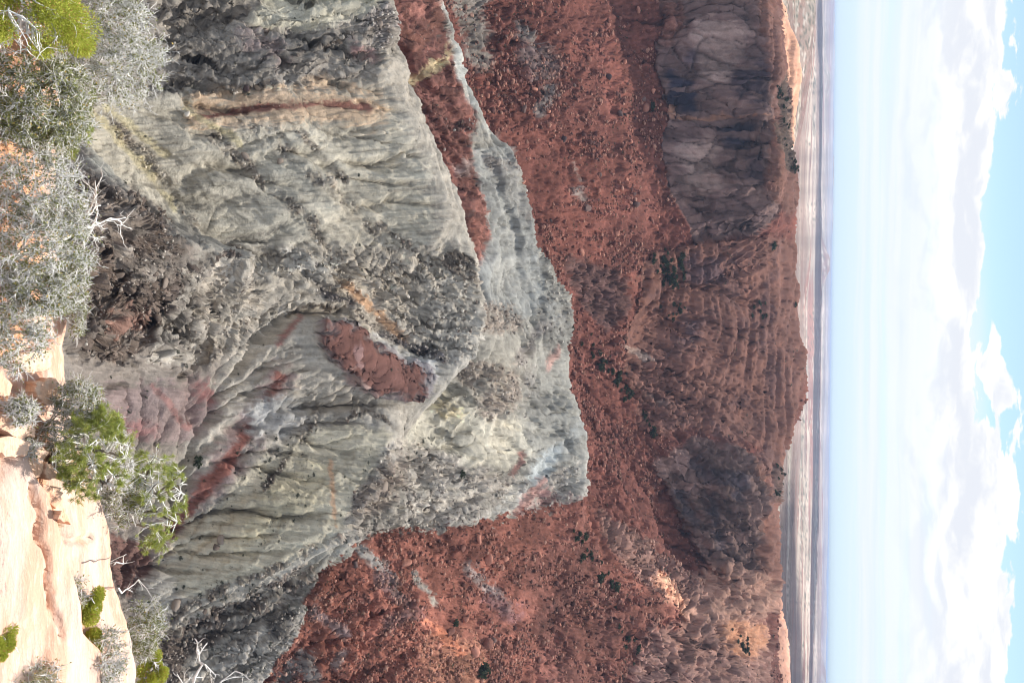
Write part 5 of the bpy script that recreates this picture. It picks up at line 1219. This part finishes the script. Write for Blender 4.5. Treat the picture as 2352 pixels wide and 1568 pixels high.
w2 = (red_t * (.1 + sstep(.5, .7, rag2)) + .35 * (slick > .3) * area * (rag2 > .62)).ravel()[vflat]; scrub_mass('talus_scrub', rg_.choice(len(vflat), 2600, replace=False, p=w2 / w2.sum()), 2.6, 8.5, 72, 12, M_bush)
# ------------------------------------------------------------------ one label for each: the nearest landmark, the side it lies on and its turn
MARKS = [('the cliff crack',1500,262),('the green thicket',1530,610),('the dark red outcrop',1370,680),('the tip of the white ridge',1120,290),('the upper end of the white ridge',1040,60),('the grey rock above the white slope',1190,450),('the lower end of the streaked cliff',1520,500),('the upper end of the streaked cliff',1510,90),('the right cliff',1540,1160),('the sunlit rib',1530,1350),('the largest sunlit slab',1112,1480),('the maroon outcrop',1130,1390),('the pale clay strip',880,1310),('the short pale strip',985,1360),('the tip of the red slope',745,1310),('the red slope edge boulders',1080,1240),('the yellow slope crest',830,1120),('the lone boulder on the yellow slope',505,1240),('the dark dike on the yellow slope',680,1030),('the red cones',850,850),('the dark rock band',850,740),('the knob on the rough ridge',1060,610),('the long rubble streak',720,410),('the near brown rib',280,620),('the red streak on the left slope',660,243),('the dark dike on the left slope',700,190),('the rock knob at the left skyline',880,60),('the purple slope',380,950),('the gully bush',455,1060),('the dark gully wall',500,1440),('the pale middle slope',1050,960),('the slickrock dome top',1800,860),('the right skyline',1790,1110),('the left skyline notch',1812,220),('the pale ledges at far right',1700,1470),('the broken cliffs at far right',1430,1500)]
ORD = ['nearest','second','third','fourth','fifth','sixth','seventh','eighth','ninth','tenth','eleventh','twelfth','thirteenth','fourteenth','fifteenth','sixteenth','seventeenth','eighteenth','nineteenth','twentieth']
MX = np.array([m_[1:] for m_ in MARKS], float)
SHORT = {'rust red boulder': 'rust boulder', 'dark varnished boulder': 'dark boulder', 'brown boulder': 'brown boulder', 'pale grey boulder': 'pale grey boulder', 'small dark scrub bush': 'scrub bush', 'dark juniper': 'juniper', 'small dark juniper': 'small juniper'}
cells = {}
for o in list(COL.objects):
    if o.parent or not o.get('group') or o.get('kind'): continue
    lb = o['label']; kd = next((v for k_, v in sorted(SHORT.items(), key=lambda t: -len(t[0])) if lb.startswith(k_)), None)
    if not kd: continue
    x_, y_ = project(np.array(o.location)); dd_ = np.hypot(MX[:, 0] - x_, MX[:, 1] - y_); j = int(np.argmin(dd_)); vx, vy = x_ - MX[j, 0], y_ - MX[j, 1]
    sd_ = ('right of' if vx > 0 else 'left of') if abs(vx) > 2.2 * abs(vy) else ('below' if vy > 0 else 'above') if abs(vy) > 2.2 * abs(vx) else (('lower ' if vy > 0 else 'upper ') + ('right of' if vx > 0 else 'left of'))
    cells.setdefault((kd, j, sd_), []).append((dd_[j], o))
for (kd, j, sd_), lst in cells.items():
    for i, (_, o) in enumerate(sorted(lst, key=lambda t: t[0])):
        n_ = ORD[i] if i < len(ORD) else f"{i + 1}{ {1: 'st', 2: 'nd', 3: 'rd'}.get((i + 1) % 10, 'th') }"
        o['label'] = f"{n_} {kd} {sd_} {MARKS[j][0]}" if i == 0 else f"{n_} nearest {kd} {sd_} {MARKS[j][0]}"
